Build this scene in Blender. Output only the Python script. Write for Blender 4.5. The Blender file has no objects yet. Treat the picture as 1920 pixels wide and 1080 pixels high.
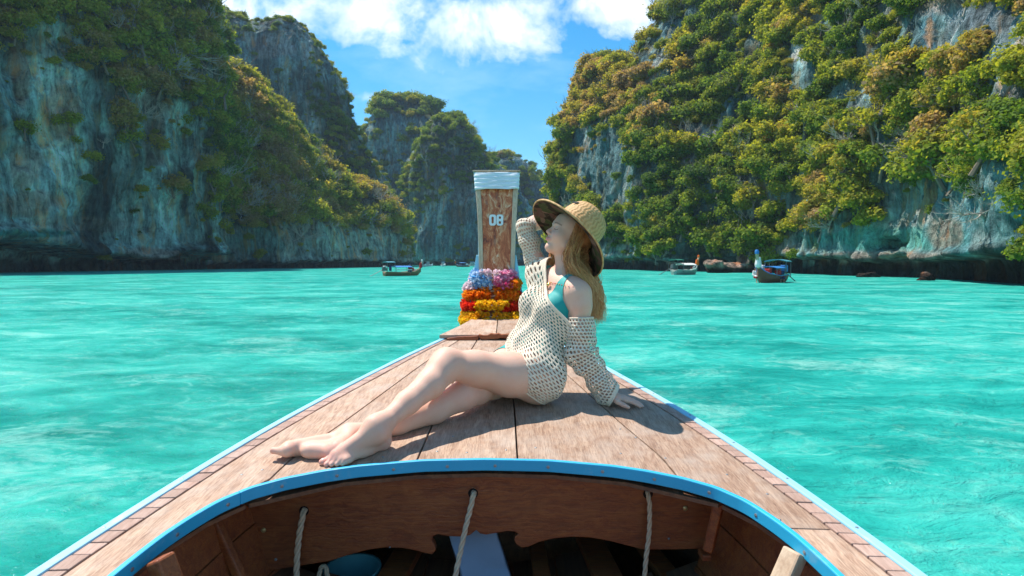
import bpy, math, random
import numpy as np
from mathutils import Vector, Matrix
random.seed(7); RNG = np.random.default_rng(11)
SC = bpy.context.scene
# ---------------------------------------------------------------- camera
H = 1.5                       # eye height above the water
F = 1067.0                    # focal length in photograph pixels (20 mm lens)
TH = math.atan(48 / F)        # pitch down
cam_d = bpy.data.cameras.new('camera'); cam = bpy.data.objects.new('camera', cam_d)
SC.collection.objects.link(cam); SC.camera = cam
cam_d.sensor_width = 36; cam_d.lens = F * 36 / 1920; cam_d.clip_end = 5000; cam_d.clip_start = .05
cam.location = (0, 0, H); cam.rotation_euler = (math.radians(90) - TH, 0, 0)
cam_d.dof.use_dof = True; cam_d.dof.focus_distance = 2.55; cam_d.dof.aperture_fstop = 8
# ---------------------------------------------------------------- sun and sky
SUN = Vector((-.36, .29, .88)).normalized()       # towards the sun
sun_d = bpy.data.lights.new('sun', 'SUN'); sun = bpy.data.objects.new('sun', sun_d)
SC.collection.objects.link(sun); sun_d.energy = 3.8; sun_d.angle = math.radians(.5); sun_d.color = (1, .955, .88)
sun.rotation_euler = SUN.to_track_quat('Z', 'Y').to_euler()
SC.view_settings.view_transform = 'Standard'; SC.view_settings.look = 'None'
SC.view_settings.gamma = 1; SC.view_settings.exposure = .98; SC.view_settings.use_curve_mapping = False
SC.cycles.max_bounces = 6; SC.cycles.diffuse_bounces = 3; SC.cycles.glossy_bounces = 3
SC.cycles.transparent_max_bounces = 8; SC.cycles.volume_bounces = 0
SC.cycles.use_denoising = True

def at(px, py, Y):            # world point seen at photograph pixel (px, py), Y metres ahead
    x = (px - 960) / F; u = -(py - 540) / F
    r = (x, math.cos(TH) + u * math.sin(TH), -math.sin(TH) + u * math.cos(TH)); t = Y / r[1]
    return np.array((r[0] * t, Y, H + r[2] * t))

class NT:                     # small node-tree writer
    def __init__(s, t): s.t = t; s.L = t.links
    def n(s, ty, **k):
        o = s.t.nodes.new(ty); ins = k.pop('i', {})
        for a, v in k.items(): setattr(o, a, v)
        for a, v in ins.items(): s.set(o.inputs[a], v)
        return o
    def set(s, sock, v):
        if hasattr(v, 'is_linked') or hasattr(v, 'links'): s.L.new(v, sock)
        elif isinstance(v, bpy.types.Node): s.L.new(v.outputs[0], sock)
        else: sock.default_value = v
    def m(s, op, a, b=0., c=0., clamp=False):
        o = s.n('ShaderNodeMath', operation=op, use_clamp=clamp)
        for q, v in enumerate((a, b, c)): s.set(o.inputs[q], v)
        return o.outputs[0]
    def vm(s, op, a, b=(0, 0, 0)):
        o = s.n('ShaderNodeVectorMath', operation=op); s.set(o.inputs[0], a)
        if op == 'SCALE': s.set(o.inputs[3], b)
        else: s.set(o.inputs[1], b)
        return o.outputs['Value'] if op in ('LENGTH', 'DOT_PRODUCT') else o.outputs[0]
    def ramp(s, f, pts, interp='LINEAR'):
        o = s.n('ShaderNodeValToRGB'); e = o.color_ramp; e.interpolation = interp
        while len(e.elements) < len(pts): e.elements.new(.5)
        for q, (p, c) in enumerate(pts):
            e.elements[q].position = p
            e.elements[q].color = (*c, 1) if isinstance(c, tuple) else (c, c, c, 1)
        s.set(o.inputs[0], f); return o.outputs[0]
    def mix(s, f, a, b, mode='MIX'):
        o = s.n('ShaderNodeMix', data_type='RGBA', blend_type=mode)
        s.set(o.inputs[0], f); s.set(o.inputs[6], a if not isinstance(a, tuple) else (*a, 1)); s.set(o.inputs[7], b if not isinstance(b, tuple) else (*b, 1))
        return o.outputs[2]
    def noise(s, vec, scale, det=4, rough=.55, dist=0., out=0):
        o = s.n('ShaderNodeTexNoise'); s.set(o.inputs['Vector'], vec)
        for k, v in (('Scale', scale), ('Detail', det), ('Roughness', rough), ('Distortion', dist)): s.set(o.inputs[k], v)
        return o.outputs[out]
    def mapping(s, vec, sc=(1, 1, 1), rot=(0, 0, 0), loc=(0, 0, 0)):
        o = s.n('ShaderNodeMapping'); s.set(o.inputs[0], vec); o.inputs[1].default_value = loc
        o.inputs[2].default_value = rot; o.inputs[3].default_value = sc; return o.outputs[0]

W = bpy.data.worlds.new('World'); SC.world = W; W.use_nodes = True
t = NT(W.node_tree); bg = W.node_tree.nodes['Background']
sky = t.n('ShaderNodeTexSky', sky_type='NISHITA', sun_disc=False)
sky.sun_elevation = math.asin(SUN.z); sky.sun_rotation = math.atan2(SUN.x, SUN.y)
sky.air_density = 1.0; sky.dust_density = .25; sky.ozone_density = 4.0; sky.altitude = 0
hs = t.n('ShaderNodeHueSaturation', i={'Saturation': 1.38, 'Value': .76, 'Hue': .486, 'Color': sky.outputs[0]})
tc = t.n('ShaderNodeTexCoord').outputs['Generated']
sp = t.n('ShaderNodeSeparateXYZ'); t.set(sp.inputs[0], tc)
X, Y_, Z = sp.outputs
den = t.m('ADD', t.m('MAXIMUM', Z, 0.), .12)
cl = t.n('ShaderNodeCombineXYZ', i={0: t.m('DIVIDE', X, den), 1: t.m('DIVIDE', Y_, den)}).outputs[0]
n1 = t.noise(cl, 1.05, 3, .55, .3)
yy = t.m('MAXIMUM', Y_, .02)
uv = t.n('ShaderNodeCombineXYZ', i={0: t.m('DIVIDE', X, yy), 1: t.m('DIVIDE', Z, yy)}).outputs[0]
nn = t.noise(uv, 7.5, 9, .62, .35)
nf = t.noise(uv, 26., 6, .6)
bank = None                    # the banks of cumulus over the gap between the cliffs
for (cx, cy, rx, ry, w) in [(520, 20, 170, 60, 1.), (660, 30, 150, 62, .95), (615, 85, 60, 26, .5), (730, 85, 70, 40, .45), (930, 45, 135, 62, 1.), (1010, 20, 110, 50, .9),
                            (1160, 10, 150, 34, .95), (1180, 52, 80, 24, .6), (680, 183, 45, 18, .75), (720, 165, 24, 14, .6), (660, 95, 35, 28, .55), (655, 130, 26, 18, .5), (700, -90, 500, 90, .7), (870, 175, 22, 8, .45), (1095, 75, 40, 24, .5)]:
    p = at(cx, cy, 1.0) - np.array((0, 0, H))
    d = t.vm('MULTIPLY', t.vm('SUBTRACT', uv, (p[0], p[2], 0)), (F / rx * .72, F / ry * .72, 0))
    g = t.m('MULTIPLY', t.m('EXPONENT', t.m('MULTIPLY', t.vm('DOT_PRODUCT', d, d), -1.)), w)
    bank = g if bank is None else t.m('MAXIMUM', bank, g)
dens = t.m('ADD', t.m('MULTIPLY', bank, .62), t.m('MULTIPLY', t.m('SUBTRACT', nn, .5), 1.55))
dens = t.m('ADD', dens, t.m('MULTIPLY', t.m('SUBTRACT', nf, .5), .35))
front = t.m('MULTIPLY', t.m('SUBTRACT', dens, .31, clamp=True), 2.6, clamp=True)
rest = t.m('MULTIPLY', t.m('SUBTRACT', n1, .56, clamp=True), 5., clamp=True)
side = t.m('MULTIPLY', t.m('SUBTRACT', t.m('MAXIMUM', t.m('ABSOLUTE', t.m('DIVIDE', X, yy)), t.m('DIVIDE', Z, yy)), .75, clamp=True), 2., clamp=True)
cov = t.m('MAXIMUM', front, t.m('MULTIPLY', rest, side))
shade = t.ramp(t.noise(uv, 9., 5, .6), [(.3, (4.2, 4.8, 5.5)), (.7, (6.2, 6.3, 6.5))])
wisp = t.m('MULTIPLY', t.m('SUBTRACT', t.noise(t.mapping(uv, (1, 2.6, 1), (0, 0, .3)), 3.2, 6, .6), .47, clamp=True), .9, clamp=True)
c1 = t.mix(wisp, hs.outputs[0], (4.8, 5.9, 7.0))
t.set(bg.inputs[0], t.mix(t.m('MULTIPLY', cov, .95), c1, shade)); bg.inputs[1].default_value = .13

# ---------------------------------------------------------------- helpers
def link(o): SC.collection.objects.link(o); return o
def tag(o, label=None, cat=None, group=None, kind=None):
    for k, v in (('label', label), ('category', cat), ('group', group), ('kind', kind)):
        if v: o[k] = v
    return o
def thing(name, loc, label, cat, group=None, rz=0):
    o = link(bpy.data.objects.new(name, None)); o.location = loc; o.rotation_euler = (0, 0, rz); o.empty_display_size = .1
    return tag(o, label, cat, group)
def mesh(name, V, Fc, mat=None, parent=None, smooth=False, rel=True):
    me = bpy.data.meshes.new(name)
    if isinstance(V, np.ndarray): V = V.astype(float)
    if parent is not None and rel: V = np.asarray(V, float) - np.array(parent.matrix_basis.translation)
    if isinstance(Fc, np.ndarray):
        n = len(Fc); k = Fc.shape[1]
        me.vertices.add(len(V)); me.vertices.foreach_set('co', np.asarray(V, np.float32).ravel())
        me.loops.add(n * k); me.loops.foreach_set('vertex_index', Fc.astype(np.int32).ravel())
        me.polygons.add(n); me.polygons.foreach_set('loop_start', np.arange(0, n * k, k, dtype=np.int32))
        me.update(calc_edges=True)
    else:
        me.from_pydata([tuple(v) for v in V], [], [tuple(int(q) for q in f) for f in Fc]); me.update()
    if smooth: me.polygons.foreach_set('use_smooth', [True] * len(me.polygons))
    if mat: me.materials.append(mat)
    o = link(bpy.data.objects.new(name, me))
    if parent is not None: o.parent = parent
    return o
class MB:                      # collects shapes into one mesh
    def __init__(s): s.V = []; s.F = []
    def add(s, V, Fc):
        b = len(s.V); s.V += [tuple(v) for v in V]; s.F += [tuple(int(q) + b for q in f) for f in Fc]; return s
    def box(s, c, d, R=None):
        c = Vector(c); V = []
        for sx, sy, sz in [(-1,-1,-1),(1,-1,-1),(1,1,-1),(-1,1,-1),(-1,-1,1),(1,-1,1),(1,1,1),(-1,1,1)]:
            v = Vector((sx * d[0] / 2, sy * d[1] / 2, sz * d[2] / 2))
            V.append(c + (R @ v if R is not None else v))
        return s.add(V, [(0,3,2,1),(4,5,6,7),(0,1,5,4),(1,2,6,5),(2,3,7,6),(3,0,4,7)])
    def tube(s, P, r, n=8, cap=True, ph=0):
        P = [Vector(p) for p in P]; r = r if isinstance(r, (list, tuple, np.ndarray)) else [r] * len(P)
        V = []; up = Vector((.13, .31, .94))
        for i, p in enumerate(P):
            d = (P[min(i + 1, len(P) - 1)] - P[max(i - 1, 0)]).normalized()
            a = d.cross(up)
            if a.length < .05: a = d.cross(Vector((1, 0, 0)))
            a.normalize(); b = d.cross(a); up = a.cross(d)
            for k in range(n):
                an = 2 * math.pi * k / n + ph; V.append(p + (a * math.cos(an) + b * math.sin(an)) * r[i])
        Fc = [(i * n + k, i * n + (k + 1) % n, (i + 1) * n + (k + 1) % n, (i + 1) * n + k) for i in range(len(P) - 1) for k in range(n)]
        if cap: Fc += [tuple(range(n))[::-1], tuple((len(P) - 1) * n + k for k in range(n))]
        return s.add(V, Fc)
    def lathe(s, c, prof, n=24, R=None):   # prof: (radius, height)
        c = Vector(c); V = []
        for (r, z) in prof:
            for k in range(n):
                a = 2 * math.pi * k / n; v = Vector((r * math.cos(a), r * math.sin(a), z)); V.append(c + (R @ v if R is not None else v))
        return s.add(V, [(i * n + k, i * n + (k + 1) % n, (i + 1) * n + (k + 1) % n, (i + 1) * n + k) for i in range(len(prof) - 1) for k in range(n)])
    def prism(s, pts, o, a, b, nrm, th):   # outline pts (u, v) in the plane o + u a + v b, thickness th along nrm
        o, a, b, nrm = (Vector(q) for q in (o, a, b, nrm)); n = len(pts)
        V = [o + a * u + b * v for u, v in pts] + [o + a * u + b * v + nrm * th for u, v in pts]
        return s.add(V, [tuple(range(n)), tuple(range(2 * n - 1, n - 1, -1))] + [(k, k + n, (k + 1) % n + n, (k + 1) % n) for k in range(n)])
    def build(s, name, mat, parent=None, smooth=False, rel=True):
        return mesh(name, np.array(s.V), s.F, mat, parent, smooth, rel)
def bevel(o, w=.003, seg=2, ang=35):
    m = o.modifiers.new('b', 'BEVEL'); m.width = w; m.segments = seg; m.limit_method = 'ANGLE'; m.angle_limit = math.radians(ang); return o
def copy_tree(o, parent=None):
    c = link(o.copy()); c.parent = parent
    for ch in [q for q in o.children]: copy_tree(ch, c)
    return c

# value noise on arrays of points
_h = RNG.random(4096).astype(np.float32)
def vnoise(P):
    i = np.floor(P).astype(np.int64); f = P - i; f = f * f * (3 - 2 * f); r = 0
    for dx in (0, 1):
        for dy in (0, 1):
            for dz in (0, 1):
                hh = _h[((i[:, 0] + dx) * 73 + (i[:, 1] + dy) * 1171 + (i[:, 2] + dz) * 2749 + ((i[:, 0] + dx) * (i[:, 1] + dy)) * 31 + (i[:, 2] + dz) * (i[:, 0] + dx) * 17) % 4096]
                r = r + hh * (f[:, 0] if dx else 1 - f[:, 0]) * (f[:, 1] if dy else 1 - f[:, 1]) * (f[:, 2] if dz else 1 - f[:, 2])
    return r - .5
def fbm(P, sc, oct=4, gain=.5, lac=2.03):
    s = 0; a = 1.; P = np.asarray(P, float) * np.asarray(sc, float) + 100.3
    for k in range(oct): s = s + a * vnoise(P); P = P * lac + 17.7; a *= gain
    return s

# ---------------------------------------------------------------- materials
MAT = {}
def mat(name, fn=None, base=(.5, .5, .5), rough=.6, spec=.5, metal=0.):
    if name in MAT: return MAT[name]
    m = bpy.data.materials.new(name); m.use_nodes = True; t = NT(m.node_tree)
    b = m.node_tree.nodes['Principled BSDF']; b.inputs['Base Color'].default_value = (*base, 1)
    b.inputs['Roughness'].default_value = rough; b.inputs['Specular IOR Level'].default_value = spec; b.inputs['Metallic'].default_value = metal
    if fn: fn(t, b)
    MAT[name] = m; return m
def bump(t, b, h, dist=.01, st=.5):
    o = t.n('ShaderNodeBump', i={'Height': h, 'Distance': dist, 'Strength': st}); t.set(b.inputs['Normal'], o.outputs[0])
def plain(name, c, rough=.6, var=.25, scale=6., spec=.4, metal=0.):      # paint, cloth, etc. with some wear
    def f(t, b):
        v = t.n('ShaderNodeTexCoord').outputs['Object']; n = t.noise(v, scale, 5, .6)
        t.set(b.inputs['Base Color'], t.mix(t.m('MULTIPLY', t.m('SUBTRACT', n, .35, clamp=True), 2 * var, clamp=True), c, tuple(q * .45 for q in c)))
        bump(t, b, t.noise(v, scale * 6, 3), .002, .3)
    return mat(name, f, c, rough, spec, metal)
def wood(name, c1, c2, c3, axis=1, rough=.6, gs=1., spec=.3, wear=.35, grey=(.36, .31, .27)):
    def f(t, b):
        tc = t.n('ShaderNodeTexCoord').outputs['Object']; oi = t.n('ShaderNodeObjectInfo').outputs['Random']
        off = t.n('ShaderNodeCombineXYZ', i={0: t.m('MULTIPLY', oi, 37.), 1: t.m('MULTIPLY', oi, 11.), 2: 0.}).outputs[0]
        v = t.vm('ADD', tc, off); sc = [16 * gs] * 3; sc[axis] = 1.3 * gs; sc2 = [70 * gs] * 3; sc2[axis] = 3. * gs
        warp = t.vm('SCALE', t.noise(v, 2.2 * gs, 3, out=1), .07)
        g = t.noise(t.mapping(t.vm('ADD', v, warp), tuple(sc)), 1., 6, .62, .6)
        g2 = t.noise(t.mapping(v, tuple(sc2)), 1., 4, .65)
        bl = t.noise(v, 3.1 * gs, 4, .6)
        col = t.ramp(g, [(.18, c3), (.42, c1), (.70, c2)])
        col = t.mix(t.m('MULTIPLY', t.m('SUBTRACT', g2, .44, clamp=True), 2.6, clamp=True), col, c3)
        sun_w = t.m('MULTIPLY', t.m('SUBTRACT', bl, .42, clamp=True), 4. * wear, clamp=True)
        col = t.mix(sun_w, col, grey)
        st = t.m('MULTIPLY', t.m('SUBTRACT', t.noise(v, 11. * gs, 3, .7), .62, clamp=True), 3., clamp=True)
        col = t.mix(t.m('MULTIPLY', st, .6), col, c3)
        hv = t.n('ShaderNodeHueSaturation', i={'Value': t.m('ADD', t.m('MULTIPLY', oi, .28), .86), 'Color': col}).outputs[0]
        t.set(b.inputs['Base Color'], hv)
        t.set(b.inputs['Roughness'], t.m('ADD', t.m('MULTIPLY', g, .3), rough - .15))
        bump(t, b, t.m('ADD', g, t.m('MULTIPLY', g2, .8)), .0035, .55)
    return mat(name, f, c1, rough, spec)
M_deck = wood('deck_wood', (.39, .24, .16), (.53, .365, .255), (.15, .078, .046), 1, .62, 3.0, .25, .42, (.48, .39, .32))
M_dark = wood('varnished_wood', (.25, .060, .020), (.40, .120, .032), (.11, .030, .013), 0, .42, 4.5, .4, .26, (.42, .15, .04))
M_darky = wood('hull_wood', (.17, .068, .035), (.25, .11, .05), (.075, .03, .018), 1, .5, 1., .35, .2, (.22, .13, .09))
M_block = wood('gunwale_wood', (.39, .24, .18), (.50, .33, .26), (.25, .13, .09), 1, .6, 2.5, .25, .3, (.56, .42, .34))
M_pale = wood('pale_wood', (.52, .36, .23), (.62, .46, .31), (.33, .19, .11), 2, .6, 1.2, .25, .3, (.60, .50, .40))
def paintf(c, wornc):
    def f(t, b):
        v = t.n('ShaderNodeTexCoord').outputs['Object']
        n = t.noise(v, 9., 6, .7); n2 = t.noise(t.mapping(v, (60, 6, 60)), 1., 3)
        w = t.m('MULTIPLY', t.m('SUBTRACT', t.m('ADD', n, t.m('MULTIPLY', n2, .25)), .70, clamp=True), 7., clamp=True)
        col = t.mix(t.m('MULTIPLY', t.noise(v, 3., 3), .5), c, tuple(min(1, q * 1.5 + .03) for q in c))
        t.set(b.inputs['Base Color'], t.mix(t.m('MULTIPLY', w, .65), col, wornc)); bump(t, b, n, .002, .3)
    return f
M_blue = mat('blue_paint', paintf((.014, .33, .54), (.20, .42, .55)), rough=.45)
M_pblue = mat('pale_blue_paint', paintf((.25, .52, .66), (.50, .58, .60)), rough=.5)
M_screw = plain('screw_metal', (.32, .33, .34), .4, .3, 60, .5, .6)
M_rope = plain('rope_fibre', (.66, .50, .33), .9, .4, 90, .1)
# ---------------------------------------------------------------- water
def water_fn(t, b):
    out = t.t.nodes['Material Output']; v = t.n('ShaderNodeNewGeometry').outputs['Position']
    w1 = t.noise(v, .35, 3, .55, out=1)
    vv = t.vm('ADD', v, t.vm('SCALE', t.vm('SUBTRACT', w1, (.5, .5, .5)), .9))
    big = t.noise(t.mapping(vv, (.16, .30, 1)), 1., 5, .6)
    med = t.noise(t.mapping(vv, (.9, 1.9, 1)), 1., 7, .68, .4)
    fine = t.noise(t.mapping(vv, (6.5, 13., 1)), 1., 5, .65, .5)
    s = t.m('ADD', t.m('MULTIPLY', big, .62), t.m('MULTIPLY', med, .38))
    col = t.ramp(s, [(.34, (.004, .16, .135)), (.44, (.012, .27, .225)), (.51, (.024, .37, .305)), (.58, (.06, .45, .37)), (.69, (.22, .58, .49))])  # pale tones: sandy bottom and bright reflections painted into the water colour
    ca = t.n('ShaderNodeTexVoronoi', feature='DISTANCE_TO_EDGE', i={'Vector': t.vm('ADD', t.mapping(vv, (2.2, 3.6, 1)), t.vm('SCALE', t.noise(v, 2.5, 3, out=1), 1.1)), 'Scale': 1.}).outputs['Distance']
    cl_ = t.m('MULTIPLY', t.m('SUBTRACT', 1., t.m('MULTIPLY', ca, 9.), clamp=True), t.m('MULTIPLY', t.m('SUBTRACT', med, .46, clamp=True), 3.2, clamp=True), clamp=True)  # caustic light lines, painted into the colour just below
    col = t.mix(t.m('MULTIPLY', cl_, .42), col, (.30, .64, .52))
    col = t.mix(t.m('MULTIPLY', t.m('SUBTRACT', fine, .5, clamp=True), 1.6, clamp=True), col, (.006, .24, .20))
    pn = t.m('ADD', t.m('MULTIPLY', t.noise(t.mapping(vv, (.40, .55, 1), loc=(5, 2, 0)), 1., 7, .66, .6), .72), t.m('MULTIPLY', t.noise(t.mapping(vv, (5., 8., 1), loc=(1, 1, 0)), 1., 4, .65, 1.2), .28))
    col = t.mix(t.m('MULTIPLY', t.m('SUBTRACT', pn, .54, clamp=True), 6., clamp=True), col, (.24, .55, .46))  # pale patches of sand and bright reflection, laid on as colour
    dk_ = t.m('MULTIPLY', t.m('SUBTRACT', t.noise(t.mapping(vv, (.28, .5, 1), loc=(11, 7, 0)), 1., 5, .6), .56, clamp=True), 5., clamp=True); col = t.mix(t.m('MULTIPLY', dk_, .55), col, (.004, .17, .145))
    yel = t.m('MULTIPLY', t.m('SUBTRACT', t.noise(vv, 1.9, 4, .7), .63, clamp=True), 5., clamp=True)
    col = t.mix(t.m('MULTIPLY', yel, .4), col, (.30, .55, .33))
    dist = t.vm('LENGTH', v)
    hh = t.m('ADD', t.m('MULTIPLY', t.noise(t.mapping(vv, (3.0, 5.2, 1)), 1., 6, .64, .5), .8), t.m('MULTIPLY', t.noise(t.mapping(vv, (9, 15, 1)), 1., 4, .6, .4), .25))
    bmp = t.n('ShaderNodeBump', i={'Height': hh, 'Distance': .11, 'Strength': 1.}).outputs[0]
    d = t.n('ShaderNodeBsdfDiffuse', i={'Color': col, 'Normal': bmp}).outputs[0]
    g = t.n('ShaderNodeBsdfGlossy', i={'Roughness': .09, 'Normal': bmp}).outputs[0]
    fr = t.n('ShaderNodeFresnel', i={'IOR': 1.33, 'Normal': bmp}).outputs[0]
    fac = t.m('MINIMUM', t.m('MULTIPLY', fr, .62), .24)
    mx = t.n('ShaderNodeMixShader'); t.set(mx.inputs[0], fac); t.set(mx.inputs[1], d); t.set(mx.inputs[2], g)
    t.set(out.inputs[0], mx.outputs[0])
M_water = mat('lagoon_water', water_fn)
def water():
    ys = np.concatenate([np.linspace(-60, -6, 12), np.linspace(-5.5, 2.2, 60), 2.3 + np.cumsum(np.linspace(.07, .3, 110)), ])
    far = [ys[-1]]
    while far[-1] < 900: far.append(far[-1] * 1.045)
    ys = np.concatenate([ys, far[1:]]); nx = 361
    u = np.linspace(-1, 1, nx); u = np.sign(u) * (np.abs(u) ** 1.25)
    xx = u[None, :] * (np.maximum(np.abs(ys), 3)[:, None] * 1.35 + 5)
    yy_ = np.repeat(ys[:, None], nx, 1)
    P = np.stack([xx.ravel(), yy_.ravel(), np.zeros(xx.size)], 1)
    a = np.clip(1.5 - np.abs(P[:, 1]) / 45, 0, 1)
    P[:, 2] = (fbm(P, (.55, .9, 1), 2) * .085 + fbm(P, (2.1, 3.3, 1), 3) * .05) * a
    ny = len(ys); idx = np.arange(ny * nx).reshape(ny, nx)
    Fc = np.stack([idx[:-1, :-1], idx[:-1, 1:], idx[1:, 1:], idx[1:, :-1]], -1).reshape(-1, 4)
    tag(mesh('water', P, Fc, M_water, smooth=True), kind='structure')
water()
# ---------------------------------------------------------------- cliffs
def rock_fn(t, b):
    a = t.n('ShaderNodeAttribute', attribute_name='tint').outputs['Color']
    v = t.n('ShaderNodeNewGeometry').outputs['Position']
    wv = t.vm('ADD', v, t.vm('SCALE', t.noise(v, .12, 2, out=1), 3.))
    st = t.noise(t.mapping(wv, (1.0, 1.0, .10)), 1., 6, .65)
    st2 = t.noise(t.mapping(wv, (3.2, 3.2, .5)), 1., 5, .7)
    bl = t.noise(v, .8, 6, .68)
    f = t.m('ADD', t.m('MULTIPLY', st, .5), t.m('ADD', t.m('MULTIPLY', st2, .2), t.m('MULTIPLY', bl, .3)))
    g = t.ramp(f, [(.36, .14), (.44, .50), (.52, 1.05), (.64, 2.0)])
    col = t.mix(1., a, g, 'MULTIPLY')
    rust = t.m('MULTIPLY', t.m('SUBTRACT', t.noise(t.mapping(wv, (.45, .45, .07), loc=(9, 3, 1)), 1., 5, .7), .52, clamp=True), 6., clamp=True)
    col = t.mix(t.m('MULTIPLY', rust, .85), col, t.mix(1., a, (2.1, .95, .42), 'MULTIPLY'))
    moss = t.m('MULTIPLY', t.m('SUBTRACT', t.noise(v, .5, 6, .72), .56, clamp=True), 5., clamp=True)
    col = t.mix(t.m('MULTIPLY', moss, .55), col, (.055, .075, .02))
    t.set(b.inputs['Base Color'], col)
    bump(t, b, t.m('ADD', t.m('MULTIPLY', st, 1.2), t.m('ADD', bl, t.m('MULTIPLY', st2, .6))), 1.5, 1.)
M_rock = mat('limestone', rock_fn, rough=.9, spec=.15)

def cr(C, n):                  # Catmull-Rom along axis 0
    m = len(C); tt = np.linspace(0, m - 1 - 1e-6, n); i = tt.astype(int); f = (tt - i).reshape(-1, *([1] * (C.ndim - 1)))
    Pm = np.concatenate([[2 * C[0] - C[1]], C, [2 * C[-1] - C[-2]]])
    a, b_, c, d = Pm[i], Pm[i + 1], Pm[i + 2], Pm[i + 3]
    return .5 * (2 * b_ + (c - a) * f + (2 * a - 5 * b_ + 4 * c - d) * f ** 2 + (3 * b_ - a - 3 * c + d) * f ** 3)
def px_of(P):
    dz = P[:, 2] - H; f = P[:, 1] * math.cos(TH) - dz * math.sin(TH); u = P[:, 1] * math.sin(TH) + dz * math.cos(TH)
    f = np.maximum(f, .5); return 960 + F * P[:, 0] / f, 540 - F * u / f
def base(px, d): p = at(px, 500, d); return np.array((p[0], d, -3.))
def ell(px, py, lst, dflt=0.):       # soft blobs: (cx, cy, rx, ry, value)
    r = np.full(px.shape, float(dflt))
    for cx, cy, rx, ry, val in lst:
        q = ((px - cx) / rx) ** 2 + ((py - cy) / ry) ** 2; k = np.clip(1.35 - q, 0, .7) / .7; r = r * (1 - k) + val * k
    return r
SHEETS = {}
def cliff(name, cols, nu, nv, amp, notch=None, seed=0):
    C = np.array([[base(*c[0])] + [at(*p) for p in c[1:]] for c in cols])      # cols x rows x 3
    C[:, -1, :] += 0
    G = cr(C, nu); G = np.swapaxes(cr(np.swapaxes(G, 0, 1), nv), 0, 1)          # nu x nv x 3
    du = np.gradient(G, axis=0); dv = np.gradient(G, axis=1); N = np.cross(du, dv); N /= np.linalg.norm(N, axis=2, keepdims=True) + 1e-9
    P = G.reshape(-1, 3); Nf = N.reshape(-1, 3)
    s = seed * 31.7
    k = np.array(amp)
    D = fbm(P + s, 1 / 22., 3) * k[0] * 2 + fbm(P + s + 40, (1 / 5., 1 / 5., 1 / 22.), 4, .6) * k[1] * 2 + np.abs(fbm(P + s + 80, (1 / 2.2, 1 / 2.2, 1 / 5.), 3, .55)) * -k[2] * 2.4 + fbm(P + s, 1 / 1.1, 3) * k[2] * .6
    Nh = Nf * np.array((1, 1, .55))
    Q = P + Nh * D[:, None]
    if notch:
        hz, dep = notch; zz = Q[:, 2]; wob = hz * (1 + .9 * fbm(P + 9, (1 / 9., 1 / 9., 1 / 9.), 2))
        kk = np.clip((wob - zz) / (.22 * wob), 0, 1); kk = kk * kk * (3 - 2 * kk)
        lip = np.exp(-((zz - wob * 1.15) / (.25 * hz)) ** 2)
        Q = Q + Nh * (-dep * kk + .25 * dep * lip)[:, None]
    idx = np.arange(nu * nv).reshape(nu, nv)
    Fc = np.stack([idx[:-1, :-1], idx[1:, :-1], idx[1:, 1:], idx[:-1, 1:]], -1).reshape(-1, 4)
    o = tag(mesh(name, Q, Fc, M_rock, smooth=True), kind='structure')
    Q2 = Q.reshape(nu, nv, 3); n2 = np.cross(np.gradient(Q2, axis=0), np.gradient(Q2, axis=1)); n2 /= np.linalg.norm(n2, axis=2, keepdims=True) + 1e-9
    px, py = px_of(Q); SHEETS[name] = dict(o=o, Q=Q, N=n2.reshape(-1, 3), Ns=Nf, px=px, py=py, nu=nu, nv=nv)
    ar = np.linalg.norm(np.cross(np.gradient(Q2, axis=0), np.gradient(Q2, axis=1)), axis=2).ravel(); SHEETS[name]['ar'] = ar
    return SHEETS[name]
def tint(S, pal, zones, veg):
    """pal: list of rock colours blended by streaky noise; zones: (cx, cy, rx, ry, colour); veg: plant cover"""
    Q = S['Q']; n = np.clip(fbm(Q, (1 / 6., 1 / 6., 1 / 40.), 3) * 1.6 + fbm(Q, 1 / 9., 4) * .8 + .5, 0, 1)
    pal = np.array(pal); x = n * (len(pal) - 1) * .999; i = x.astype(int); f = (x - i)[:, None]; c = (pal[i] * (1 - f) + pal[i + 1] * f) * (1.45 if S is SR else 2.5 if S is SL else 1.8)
    for cx, cy, rx, ry, col, w in zones:
        jx = S['px'] + fbm(Q, .25, 3) * rx * .7; jy = S['py'] + fbm(Q + 50, .25, 3) * ry * .7
        k = (np.clip(1.3 - ((jx - cx) / rx) ** 2 - ((jy - cy) / ry) ** 2, 0, .6) / .6 * w)[:, None]; c = c * (1 - k) + np.array(col) * k
    v = np.clip(veg * 1.3 + fbm(Q, 1 / 3., 4) * .9 - .35, 0, 1)[:, None]
    c = c * (1 - v * .8) + np.array((.06, .065, .025)) * v * .8
    tide = np.clip((2.3 + fbm(Q, .5, 3) * 1.5 - Q[:, 2]) / .8, 0, 1)[:, None]                 # tide-wetted, weed-dark foot of the cliff
    c = c * (1 - .82 * tide) + np.array((.018, .017, .012)) * .82 * tide
    a = S['o'].data.color_attributes.new('tint', 'FLOAT_COLOR', 'POINT')
    a.data.foreach_set('color', np.concatenate([np.clip(c, 0, 1), np.ones((len(c), 1))], 1).astype(np.float32).ravel())
    S['veg'] = veg

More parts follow.
